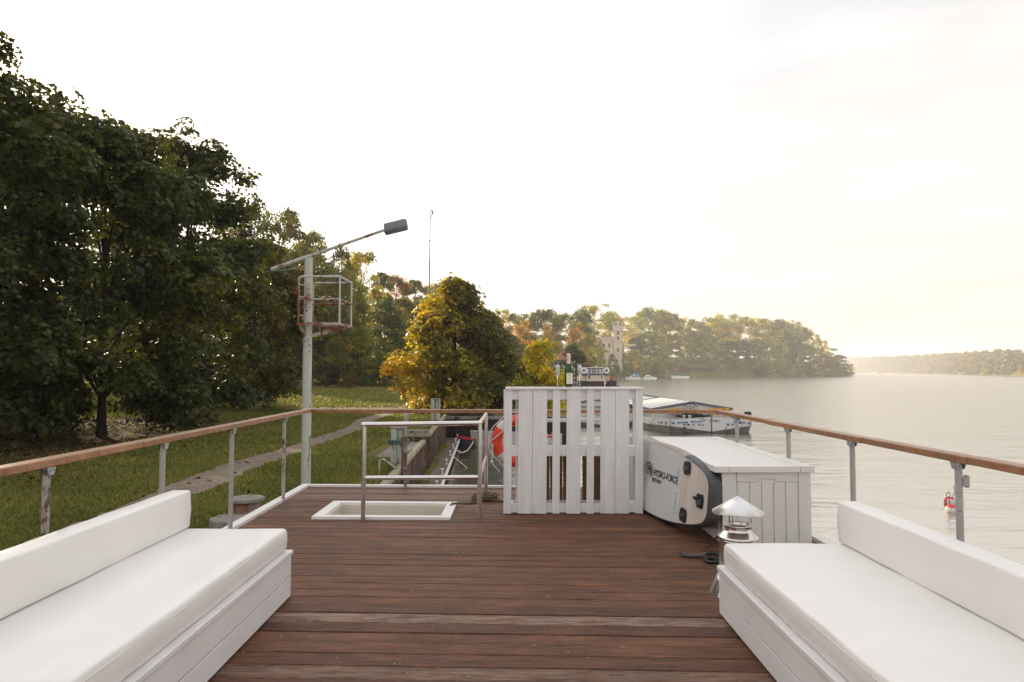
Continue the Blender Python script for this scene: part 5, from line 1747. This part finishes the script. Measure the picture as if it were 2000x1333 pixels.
def barge(name, label, loc, rz, ncov, full):
    th = thing(name, label, 'barge', (loc[0], loc[1], WZ), rz, 'moored cargo barges')
    Lb = 54 if full else 34
    st = []   # stations: half-hull points from left to right per height
    top = [(-3.5, Lb, .9), (-3.5, 2.8, .80), (-2.65, .0, .86), (0, -.15, 1.04), (2.65, 0, .86), (3.5, 2.8, .80), (3.5, Lb, .9)]
    chn = [(-3.5, Lb, .35), (-3.5, 2.8, .36), (-2.65, .04, .42), (0, -.11, .06), (2.65, .04, .42), (3.5, 2.8, .36), (3.5, Lb, .35)]
    bot = [(-3.4, Lb, -.6), (-3.4, 3.0, -.6), (-2.5, .5, -.6), (0, .3, -.6), (2.5, .5, -.6), (3.4, 3.0, -.6), (3.4, Lb, -.6)]
    mb = MB()
    fs = [(i, i + 1, 8 + i, 7 + i) for i in range(6)]
    mb.add(top + chn, fs, 0)
    mb.add(chn + bot, fs, 1)
    tin = [(x * .975, y + (.08 if y < 5 else 0), z) for x, y, z in top]
    mb.add(top + tin, fs, 0)
    tdn = [(x, y, .45) for x, y, z in tin]
    mb.add(tin + tdn, fs, 0)
    mb.add([tdn[0], tdn[1], tdn[2], tdn[3], tdn[4], tdn[5], tdn[6]], [(0, 1, 2, 3, 4, 5, 6)], 1)
    mb.add([top[0], top[-1], bot[-1], bot[0]], [(0, 1, 2, 3)], 0)
    hull = mb.build('hull', [M['barge_white'], M['barge_grey']], th, fix=True)
    mb = MB()
    mb.tube([(0, -.165, 1.06), (0, -.125, .05)], .035, 6)
    mb.tube([(-2.66, -.02, .88), (-2.66, .03, .42), (-2.5, .48, -.5)], .02, 5)
    mb.tube([(2.66, -.02, .88), (2.66, .03, .42)], .02, 5)
    for q in range(6): mb.beam(Vector(chn[q]) + Vector((0, -.012, 0)), Vector(chn[q + 1]) + Vector((0, -.012, 0)), .03, .03)
    mb.build('rubbing_strake', M['pile'], hull, fix=True)
    if full:
        rr = random.Random(6)
        mb = MB()
        for (xa, xb) in ((-3.25, -1.35), (-1.25, -.55), (-.1, .55), (1.55, 2.6)):
            x = xa
            while x < xb:
                w = rr.uniform(.05, .13)
                if rr.random() < .82:
                    u = (abs(x) / 2.65)
                    if x < -2.65:
                        k = (-x - 2.65) / .85
                        y = 2.8 * k; zt_ = .86 - .06 * k
                        hd_ = math.atan2(-2.8, .85)
                    else:
                        y = -.15 + .15 * u; zt_ = 1.04 - .18 * u; hd_ = math.atan2(.15, 2.65) * (1 if x > 0 else -1)
                    h_ = rr.uniform(.05, .12)
                    mb.box((x, y - .014, zt_ - .24 + rr.uniform(-.02, .02)), (w * (.35 if x < -2.65 else 1), .02 if x > -2.65 else .25, h_), (0, rr.uniform(-.2, .2), hd_ if x > -2.65 else 0))
                x += w + rr.uniform(.02, .06)
        mb.build('worn_lettering', M['blue_paint'], hull, fix=True)
        mb = MB()
        for (xa, za) in ((-1.75, .62), (-1.5, .58), (-1.2, .6), (-.8, .62), (-.55, .58), (1.1, .62), (1.4, .6), (1.9, .72)):
            n_ = 9
            pl = []
            for k in range(n_):
                a = 2 * PI * k / n_
                rad = rr.uniform(.04, .13)
                pl.append((xa + rad * math.cos(a), -.15 + .15 * abs(xa) / 2.65 - .012, za - .08 + rad * .7 * math.sin(a)))
            mb.add(pl, [tuple(range(n_))])
        mb.build('rust_patch', M['pile'], hull, fix=True)
        # fore deck gear
        mb = MB()
        wc = Vector((-.55, 2.6, 1.38))
        for rad in (.52, .30):
            mb.tube([(wc.x + rad * math.cos(a), wc.y, wc.z + rad * .72 * math.sin(a)) for a in np.linspace(0, 2 * PI, 25)[:-1]], .022, 6, closed=True)
        for k in range(4):
            a = k * PI / 4
            mb.tube([(wc.x - .52 * math.cos(a), wc.y, wc.z - .37 * math.sin(a)), (wc.x + .52 * math.cos(a), wc.y, wc.z + .37 * math.sin(a))], .015, 5)
        mb.box((wc.x, 2.95, .85), (.9, .5, .85)); mb.box((wc.x + .7, 3.0, .75), (.5, .35, .6))
        mb.tube([(wc.x - .9, 2.95, .9), (wc.x + 1.5, 2.95, .9)], .10, 10)
        mb.build('windlass', M['dark_iron'], th, fix=True)
        for x in (-1.35, -.95, .75, 1.15):
            mb = MB(); mb.tube([(x, 1.5, .4), (x, 1.5, .98)], .09, 10); mb.lathe([(0, .98), (.12, .98), (.12, 1.05), (0, 1.06)], (x, 1.5, 0), 12)
            mb.build('bollard', M['cream'], th)
        for x, w, tx in ((-1.25, 1.0, 'DSR'), (1.85, 1.5, '20348')):
            mb = MB(); mb.box((x, 3.9, 1.20), (w, .03, .40))
            pt = mb.build('number_plate', M['yellow'], th, fix=True)
            text_mesh(tx, .34, M['black'], 'lettering', pt, Matrix.Translation((x, 3.875, 1.085)) @ Matrix.Rotation(PI / 2, 4, 'X'), .003, .012, 0, 1.05, 'CENTER')
        mb = MB(); mb.box((3.05, 1.6, 1.05), (.42, .3, .45)); mb.tube([(3.05, 1.6, .4), (3.05, 1.6, .9)], .08, 8)
        mb.build('mooring_bitt', M['dark_iron'], th, .02, fix=True)
    # coaming and gabled hatch covers
    y0 = 4.2
    clen = 9.0
    mb = MB()
    for s_ in (-1, 1): mb.span(s_ * 2.75 - .04, s_ * 2.75 + .04, y0, y0 + ncov * clen, .4, 1.22)
    mb.span(-2.71, 2.71, y0, y0 + .08, .4, 1.18)
    mb.build('hold_coaming', M['cover'], th, fix=True)
    for k in range(ncov):
        a, b = y0 + k * clen - .12, y0 + (k + 1) * clen - .30
        e_, r_ = 1.24 + .0, 1.72
        up = .10 if k % 2 == 0 else 0.0
        pr = [(-2.9, e_ - .1 + up), (-2.9, e_ + up), (0, r_ + up), (2.9, e_ + up), (2.9, e_ - .1 + up), (0, r_ - .1 + up)]
        mb = MB()
        mb.add([(x, a, z) for x, z in pr] + [(x, b, z) for x, z in pr], [(0, 1, 2, 5), (5, 2, 3, 4), (0, 5, 4), (6, 10, 11), (9, 10, 11, 8)[::-1], (11, 8, 7, 6)[::-1]] + [(i, (i + 1) % 6, (i + 1) % 6 + 6, i + 6) for i in range(6)])
        cv = mb.build('hatch_cover', M['cover'], th, fix=True)
        mb = MB()
        for yy in (a - .03, b + .03):
            mb.beam((-2.93, yy, e_ + up - .03), (0, yy, r_ + up - .03), .06, .17)
            mb.beam((2.93, yy, e_ + up - .03), (0, yy, r_ + up - .03), .06, .17)
        for s_ in (-1, 1): mb.beam((s_ * 2.93, a, e_ + up - .04), (s_ * 2.93, b, e_ + up - .04), .05, .12)
        mb.build('rim', M['cover_rim'], cv, fix=True)
        mb = MB()
        for j in range(1, 6):
            yy = a + (b - a) * j / 6
            mb.beam((-2.88, yy, e_ + up + .015), (0, yy, r_ + up + .015), .05, .03)
            mb.beam((2.88, yy, e_ + up + .015), (0, yy, r_ + up + .015), .05, .03)
        mb.build('rib', M['cover'], cv, fix=True)
    if full:
        yw = 47.2
        wh = MB(); wh.span(-1.15, 1.05, yw + .1, yw + 3, .45, 2.66); wh.build('engine_house', M['brown_red'], th, .03, fix=True)
        mb = MB()
        mb.tube([(-1.1, yw + .02, 2.6), (1.0, yw + .02, 1.5)], .04, 6); mb.tube([(-1.2, yw - .02, 2.64), (1.1, yw - .02, 2.64)], .06, 6)
        mb.build('brace', M['dark_iron'], th)
        mb = MB(); mb.span(-1.25, 1.25, yw, yw + 2.6, 2.68, 3.50); cb = mb.build('cabin', M['cream'], th, .02, fix=True)
        mb = MB(); mb.span(-1.0, -.78, yw - .012, yw, 3.0, 3.4); mb.span(.72, .86, yw - .012, yw, 3.08, 3.36); mb.build('porthole', M['pane'], cb, fix=True)
        mb = MB(); mb.span(-1.6, 1.6, yw - .06, yw + 2.7, 3.502, 3.66); mb.build('blue_band', M['navy'], cb, fix=True)
        mb = MB()
        for x in (-1.12, -.62, .1, .95): mb.span(x - (.07 if abs(x) > .9 else .03), x + (.07 if abs(x) > .9 else .03), yw, yw + .1, 3.662, 4.34)
        for x in (-1.12, 1.0): mb.span(x - .06, x + .06, yw + 2.4, yw + 2.5, 3.662, 4.34)
        mb.build('window_frame', M['white'], cb, fix=True)
        mb = MB(); mb.span(-1.06, .9, yw + .03, yw + .05, 3.67, 4.33); mb.build('window', M['glass'], cb, fix=True)
        mb = MB(); mb.span(-.8, .75, yw + 1.6, yw + 2.3, 3.67, 4.1); mb.build('console', M['brown_red'], cb, fix=True)
        mb = MB(); mb.span(-1.2, 1.12, yw - .1, yw + 2.7, 4.345, 4.46); rf = mb.build('roof', M['navy'], th, fix=True)
        mb = MB(); mb.span(-1.15, 1.07, yw - .05, yw + 2.6, 4.462, 4.56); mb.tube([(1.0, yw, 4.5), (1.0, yw, 4.85)], .025, 5); mb.tube([(.1, yw + .3, 4.6), (.1, yw + .3, 4.78)], .09, 8); mb.build('roof_top', M['white'], rf, fix=True)
        for x in (-1.62, 1.42):
            mb = MB()
            mb.tube([(x + .30 * math.cos(a), yw - .12, 4.12 + .30 * math.sin(a)) for a in np.linspace(0, 2 * PI, 19)[:-1]], .13, 8, closed=True)
            mb.tube([(x, yw - .1, 4.12), (x, yw - .1, 3.66)], .06, 6)
            ri = mb.build('life_ring', M['white'], th)
            mb = MB(); mb.lathe([(0, 0), (.12, 0), (.12, .05), (0, .05)], (x, 0, 0), 10)
            for i, v in enumerate(mb.v): mb.v[i] = (v[0], yw - .16 + v[2], 4.12 + v[1])
            mb.build('ring_hub', M['dark_iron'], ri, fix=True)
        mb = MB(); mb.span(-2.2, -1.27, yw + .3, yw + 2.4, 2.70, 3.42); mb.build('side_cabin', M['cream'], th, .02, fix=True)
        mb = MB(); mb.span(1.27, 1.95, yw + .3, yw + 2.4, 2.70, 3.30); mb.build('side_cabin', M['cream'], th, .02, fix=True)
        mb = MB(); mb.span(-2.1, -1.2, yw - .1, yw + 2, 1.5, 2.66); mb.span(1.75, 2.75, yw - .3, yw + 1.5, 1.3, 2.75); mb.span(2.75, 3.25, yw - .3, yw + 1.0, 1.3, 2.1); mb.span(1.2, 1.72, yw + .5, yw + 2, 1.2, 2.3); mb.build('deck_machinery', M['dark_iron'], th, .04, fix=True)
        mb = MB(); mb.lathe([(.0, 2.78), (.16, 2.78), (.19, 3.0), (.16, 3.32), (0, 3.36)], (2.05, yw - .2, 0), 10); mb.build('red_drum', plain('red_drum_paint', (.45, .06, .03), .5), th)
        mb = MB()
        for x in (-3.3, -2.9, -2.5): mb.tube([(x, yw + .2, .9), (x, yw + .2, 3.2)], .035, 5)
        for z in (1.9, 2.5, 3.15): mb.tube([(-3.3, yw + .2, z), (-2.3, yw + .2, z)], .03, 5)
        for x in (1.12,): mb.span(x, x + .14, yw - .1, yw + .04, 1.4, 2.68)
        mb.build('railing', M['white'], th)
    else:
        mb = MB()
        mb.tube([(1.0 + .36 * math.cos(a), y0 - .3, .98 + .36 * math.sin(a)) for a in np.linspace(0, 2 * PI, 19)[:-1]], .12, 8, closed=True)
        mb.build('life_ring', M['yellow'], th)
    return th
barge('barge', 'worn white cargo barge with rusty bow, blue lettering and a wheelhouse at its far end', (13.3, 44.7), R(1.7), 4, True)
barge('barge', 'plainer white barge lying inside the rusty one, seen only through the slats of the bar', (7.1, 50.0), R(1.7), 3, False)

# ------------------------------------------------------------------ small craft at the end of the jetty
def small_boat(name, label, loc, rz, L, Wd, H, hullm, mats2=None, cat='boat', group=None, gun=None, deckm=None):
    th = thing(name, label, cat, (loc[0], loc[1], WZ), rz, group)
    n_ = 13
    mb = MB()
    rows = []
    for i in range(n_):
        u = i / (n_ - 1)
        w = Wd / 2 * (1 - max(0, (u - .45) / .55) ** 2.2) ** .8 * (.86 + .14 * min(1, u / .3))
        sh = H * (1 + .28 * u ** 2)
        x = u * L
        rows.append([(x, -w, sh), (x * .985, -w * .9, H * .35), (x * .95, -w * .55, -.22), (x * .95, w * .55, -.22), (x * .985, w * .9, H * .35), (x, w, sh)])
    vs = [v for r in rows for v in r]
    mb.add(vs, [(i * 6 + j, i * 6 + j + 1, (i + 1) * 6 + j + 1, (i + 1) * 6 + j) for i in range(n_ - 1) for j in range(5)], 0, False)
    mb.add(rows[0], [(0, 1, 2, 3, 4, 5)], 0)
    mb.build('hull', hullm, th, fix=True)
    mb = MB()
    for s_ in (0, 5): mb.tube([r[s_] for r in rows], .035 if L < 5 else .05, 6)
    mb.tube([rows[0][0], rows[0][5]], .035, 6)
    mb.build('gunwale', gun or hullm, th)
    mb = MB()
    vs = [(r[0][0], r[0][1] * .95, r[0][2] - (.04 if r[0][0] > L * .55 else .28)) for r in rows] + [(r[5][0], r[5][1] * .95, r[5][2] - (.04 if r[5][0] > L * .55 else .28)) for r in rows]
    mb.add(vs, [(i, i + 1, n_ + i + 1, n_ + i) for i in range(n_ - 1)])
    mb.build('deck', deckm or hullm, th, fix=True)
    return th, rows
M['grey_boat'] = plain('pale_grey_boat_paint', (0.48, 0.49, 0.47), .5, 0, .15, 3)
M['red_paint'] = plain('red_boat_paint', (0.50, 0.02, 0.03), .45)
M['tan'] = plain('weathered_tan_deck', (0.36, 0.31, 0.25), .8, 0, .25, 5)
wb, _ = small_boat('work_boat', 'pale grey open work boat moored below the dark timber wall', (2.9, 37.0), PI, 4.9, 1.5, .62, M['grey_boat'], gun=M['grey_boat'], deckm=M['tan'])
mb = MB()
mb.lathe([(0, -.28), (.11, -.24), (.17, 0), (.11, .24), (0, .28)], (1.3, .82, .5), 12)
mb.build('fender', plain('grey_fender', (.12, .13, .15), .5), wb)
mb = MB(); mb.span(.3, 2.1, .55, .76, .50, .62); mb.build('red_cover', M['red_paint'], wb, .03, fix=True)
small_boat('red_dinghy', 'small red dinghy tied at the far end of the jetty', (-1.72, 36.8), PI * .96, .95, .72, .40, M['dark_iron'], gun=M['red_paint'], deckm=M['red_paint'])
mb = MB()
a_, b_ = gz(893, 880, JZ), gz(925, 862, -1.95)
pts = [Vector((a_.x, a_.y, JZ)).lerp(b_, u) - Vector((0, 0, 1.1 * (u * (1 - u)))) for u in np.linspace(0, 1, 13)]
pts = [Vector((p.x, p.y, max(p.z, WZ + .01))) for p in pts]
mb.tube(pts, .018, 5)
tag(mb.build('mooring_rope', M['cord']), 'slack pale mooring rope from the jetty to the grey work boat', 'rope')
mb = MB()
a_, b_ = gz(887, 893, JZ), gz(916, 915, WZ)
mb.tube([(a_.x, a_.y, JZ), (b_.x, b_.y, WZ - .05)], .014, 5)
tag(mb.build('mooring_rope', M['cord']), 'taut pale mooring rope running from the jetty edge down into the water', 'rope')

# ------------------------------------------------------------------ buoys off the right railing
def buoy(px, py, label, tiltz, r=.165):
    q = gz(px, py, WZ)
    th = thing('buoy', label, 'buoy', (q.x, q.y, WZ), tiltz, 'red and white mooring buoys')
    th.rotation_euler = (R(6), R(-7), tiltz)
    mb = MB()
    prof = [(r * math.cos(a), r * .92 * math.sin(a) + .06) for a in np.linspace(-PI / 2, PI / 2, 15)]
    mb.lathe(prof, (0, 0, 0), 22)
    mi_ = []
    for f in mb.f:
        c_ = sum((Vector(mb.v[i]) for i in f), Vector()) / 4
        mi_.append(1 if (c_.x - c_.y * .2 < -.01 and c_.z < .15) else 0)
    mb.m = mi_
    mb.build('float', [plain('buoy_red', (.60, .035, .045), .4, 0, .1, 8), plain('buoy_white', (.62, .55, .50), .5, 0, .15, 8)], th)
    mb = MB()
    mb.tube([(-.05, 0, .2), (-.10, 0, .44)], .010, 5)
    mb.tube([(-.11 + .075 * math.cos(a), 0, .51 + .075 * math.sin(a)) for a in np.linspace(0, 2 * PI, 15)[:-1]], .009, 5, closed=True)
    mb.build('ring', M['dark_iron'], th)
buoy(1858.5, 1000, 'nearer red and white buoy, its ring lower than the other', .3)
buoy(1855, 984, 'farther red buoy just behind the half white one', 2.2)

# ------------------------------------------------------------------ castle, house, far boats
M['castle'] = plain('pale_castle_render', (0.56, 0.47, 0.38), .8, 0, .1, .25)
M['opening'] = plain('dark_opening', (0.05, 0.042, 0.036), .6)
YC = 336.0
q = gy(1207, 690, YC)
SC = YC / FPX
cs = thing('castle', 'cream castle tower with a lower wing among the trees across the lake', 'castle', (q.x, YC, 0), R(-8))
zb, zt3 = 1.5, gy(1207, 629, YC).z
hw = 8.0 * SC
mb = MB(); mb.span(-hw, hw, -hw, hw, zb, zt3 - 4.6); mb.span(-hw - .25, hw + .25, -hw - .25, hw + .25, gy(1207, 667, YC).z - .25, gy(1207, 667, YC).z + .25)
tw_ = mb.build('tower', M['castle'], cs, fix=True)
mb = MB()
e_ = hw + .55
mb.span(-e_, e_, -e_, e_, zt3 - 4.59, zt3 - 2.2)
for s_ in (-1, 1):
    for u in (-1, -.15, .7):
        mb.span(u * e_, u * e_ + .3 * e_ + (.0), s_ * e_ - (.5 if s_ > 0 else 0), s_ * e_ + (0 if s_ > 0 else .5), zt3 - 2.19, zt3 - .55)
    for u in (-.72, .28): mb.span(s_ * e_ - (.5 if s_ > 0 else 0), s_ * e_ + (0 if s_ > 0 else .5), u * e_, u * e_ + .4 * e_, zt3 - 2.19, zt3 - .55)
mb.build('parapet', M['castle'], tw_, fix=True)
mb = MB(); mb.lathe([(1.5, zt3 - 2.2), (1.5, zt3 - .6), (1.8, zt3 - .5), (1.2, zt3 + .1), (0, zt3 + .35)], (0, 0, 0), 12)
mb.build('lantern', M['castle'], tw_)
for zz in (651, 661, 684):
    mb = MB(); z = gy(1207, zz, YC).z; mb.span(-.45, .45, -hw - .04, -hw + .3, z - .9, z + .8); mb.build('window', M['opening'], tw_, fix=True)
zw = gy(1180, 668, YC).z
mb = MB(); mb.span(-hw - 15.5, -hw - .02, -hw + 1.5, hw + 4, zb, zw); mb.span(-hw - 8, -hw - .02, -hw + 2.6, hw + 3, zw, zw + 2.4); mb.span(-hw - 16.5, -hw - .3, -hw - 3.5, -hw + 1.48, zb, gy(1180, 682, YC).z)
wg = mb.build('wing', M['castle'], cs, fix=True)
for i in range(5):
    mb = MB(); x = -hw - 2.2 - i * 2.75; z = gy(1180, 675, YC).z; mb.span(x - .5, x + .5, -hw + 1.46, -hw + 1.8, z - 1.0, z + .9); mb.build('window', M['opening'], wg, fix=True)
q = gy(1102, 705, 150)
hs_ = thing('house', 'half hidden white house with a red tiled roof between the glass and the bottle', 'house', (q.x, 150, 0), R(-25))
mb = MB(); mb.span(-1.7, 1.7, -2.5, 2.5, -1.5, 3.9); wl = mb.build('wall', M['white'], hs_, fix=True)
mb = MB()
for x in (-1.6, -.5, .5, 1.6): mb.span(x - .08, x + .08, -2.56, -2.5, 1.6, 3.88)
for z in (1.6, 2.6, 3.8): mb.span(-1.7, 1.7, -2.55, -2.49, z - .08, z + .08)
mb.build('timber_frame', M['dark_iron'], wl, fix=True)
mb = MB()
for x in (-1.05, 0, 1.05): mb.span(x - .33, x + .33, -2.53, -2.45, 2.75, 3.6)
mb.build('window', M['pane'], wl, fix=True)
mb = MB(); mb.add([(-2.1, -3, 3.85), (2.1, -3, 3.85), (2.1, 3, 3.85), (-2.1, 3, 3.85), (-.3, 0, 6.0), (.3, 0, 6.0)], [(0, 1, 5, 4), (1, 2, 5), (2, 3, 4, 5), (3, 0, 4), (3, 2, 1, 0)])
mb.build('roof', plain('red_roof_tiles', (0.30, 0.13, 0.085), .8, 0, .25, 4), hs_, fix=True)
MGp = 'motor boats moored below the castle'
M['blue_canvas'] = plain('blue_canvas', (0.10, 0.27, 0.52), .7)
M['green_canvas'] = plain('green_tarpaulin', (0.045, 0.10, 0.075), .7)
def cruiser(px0, px1, py, label, kind, flip):
    a, b = gz(px0, py, WZ), gz(px1, py, WZ)
    L = (b - a).length
    o_ = b if flip else a
    th, rows = small_boat('motor_boat', label, (o_.x, o_.y), PI if flip else 0.0, L, L * .33, L * .14, M['white'], group=MGp, gun=M['navy'] if kind == 0 else M['white'])
    h = L * .14
    mb = MB()
    if kind == 2:
        prof = [(.02, 1.0), (.1, 1.55), (.35, 2.0), (.6, 1.75), (.9, 1.25), (.99, 1.2)]
        vs = []
        for u, k in prof: vs += [(u * L, -L * .15 * (1 - max(0, u - .6) * 1.6), h * 1.0), (u * L, 0, h * k), (u * L, L * .15 * (1 - max(0, u - .6) * 1.6), h * 1.0)]
        mb.add(vs, [(i * 3 + j, i * 3 + j + 1, (i + 1) * 3 + j + 1, (i + 1) * 3 + j) for i in range(5) for j in range(2)], 0, True)
        mb.build('tarpaulin', M['green_canvas'], th, fix=True)
        return
    w = L * .12
    mb.hexa([(.12 * L, -w, h * .9), (.78 * L, -w * .8, h * 1.1), (.78 * L, w * .8, h * 1.1), (.12 * L, w, h * .9)], [(.14 * L, -w * .9, h * 1.75), (.62 * L, -w * .7, h * 1.75), (.62 * L, w * .7, h * 1.75), (.14 * L, w * .9, h * 1.75)])
    mb.build('cabin', M['white'], th, .03, fix=True)
    mb = MB()
    mb.hexa([(.15 * L, -w * 1.02, h * 1.25), (.60 * L, -w * .86, h * 1.3), (.60 * L, w * .86, h * 1.3), (.15 * L, w * 1.02, h * 1.25)], [(.16 * L, -w * .98, h * 1.6), (.58 * L, -w * .82, h * 1.6), (.58 * L, w * .82, h * 1.6), (.16 * L, w * .98, h * 1.6)])
    mb.build('cabin_window', M['pane'], th, fix=True)
    mb = MB()
    if kind == 0:
        mb.hexa([(.16 * L, -w, h * 1.8), (.5 * L, -w * .8, h * 1.8), (.5 * L, w * .8, h * 1.8), (.16 * L, w, h * 1.8)], [(.2 * L, -w * .8, h * 2.75), (.44 * L, -w * .6, h * 2.6), (.44 * L, w * .6, h * 2.6), (.2 * L, w * .8, h * 2.75)])
        mb.build('canopy', M['blue_canvas'], th, .05, fix=True)
    else:
        mb.hexa([(.2 * L, -w * .8, h * 1.76), (.55 * L, -w * .7, h * 1.76), (.55 * L, w * .7, h * 1.76), (.2 * L, w * .8, h * 1.76)], [(.22 * L, -w * .7, h * 2.3), (.46 * L, -w * .6, h * 2.3), (.46 * L, w * .6, h * 2.3), (.22 * L, w * .7, h * 2.3)])
        mb.build('wheelhouse', M['white'], th, .03, fix=True)
cruiser(1221, 1252, 742.0, 'white cruiser with a blue canopy below the bright yellow tree', 0, True)
cruiser(1256, 1283, 742.0, 'plain white cruiser right of the one with the blue canopy', 1, False)
cruiser(1311, 1345, 740.2, 'white motor boat under a dark green tarpaulin, right of the cruisers', 2, True)
mb = MB()
for px in (1188, 1196, 1206, 1216, 1301, 1303, 1356):
    q = gz(px, 742.2 if px < 1300 else 740, WZ)
    mb.tube([(q.x, q.y, WZ - 1), (q.x, q.y, WZ + 2.0)], .14, 6)
a_, b_ = gz(1168, 744, WZ), gz(1220, 742.5, WZ)
mb.beam((a_.x, a_.y, WZ + .5), (b_.x, b_.y, WZ + .5), 1.4, .18)
tag(mb.build('landing_stage', M['tan'], fix=True), 'low wooden landing stage with white posts on the far shore, left of the cruisers', 'pier')
q = gz(1712, 729.6, WZ)
fy, _ = small_boat('ferry', 'tiny white passenger boat far out on the lake near the opposite wood', (q.x, q.y), R(200), 9.5, 3.2, 1.2, M['white'])
mb = MB(); mb.span(1.2, 7.0, -1.2, 1.2, 1.0, 3.3); mb.build('saloon', M['white'], fy, .05, fix=True)
mb = MB(); mb.span(1.5, 6.7, -1.23, 1.23, 2.0, 2.8); mb.build('saloon_window', M['pane'], fy, fix=True)

# ------------------------------------------------------------------ haze
m = bpy.data.materials.new('haze')
m.use_nodes = True
t = m.node_tree
t.nodes.clear()
out = N(t, 'ShaderNodeOutputMaterial')
pv = N(t, 'ShaderNodeVolumePrincipled')
pv.inputs['Color'].default_value = (0.95, 0.935, 0.96, 1)
pv.inputs['Density'].default_value = 0.00036
pv.inputs['Anisotropy'].default_value = 0.2
t.links.new(pv.outputs[0], out.inputs['Volume'])
mb = MB()
mb.span(-420, 1800, -90, 2700, -4.6, 75)
tag(mb.build('haze', m), 'warm evening haze over the lake', 'haze', kind='stuff')
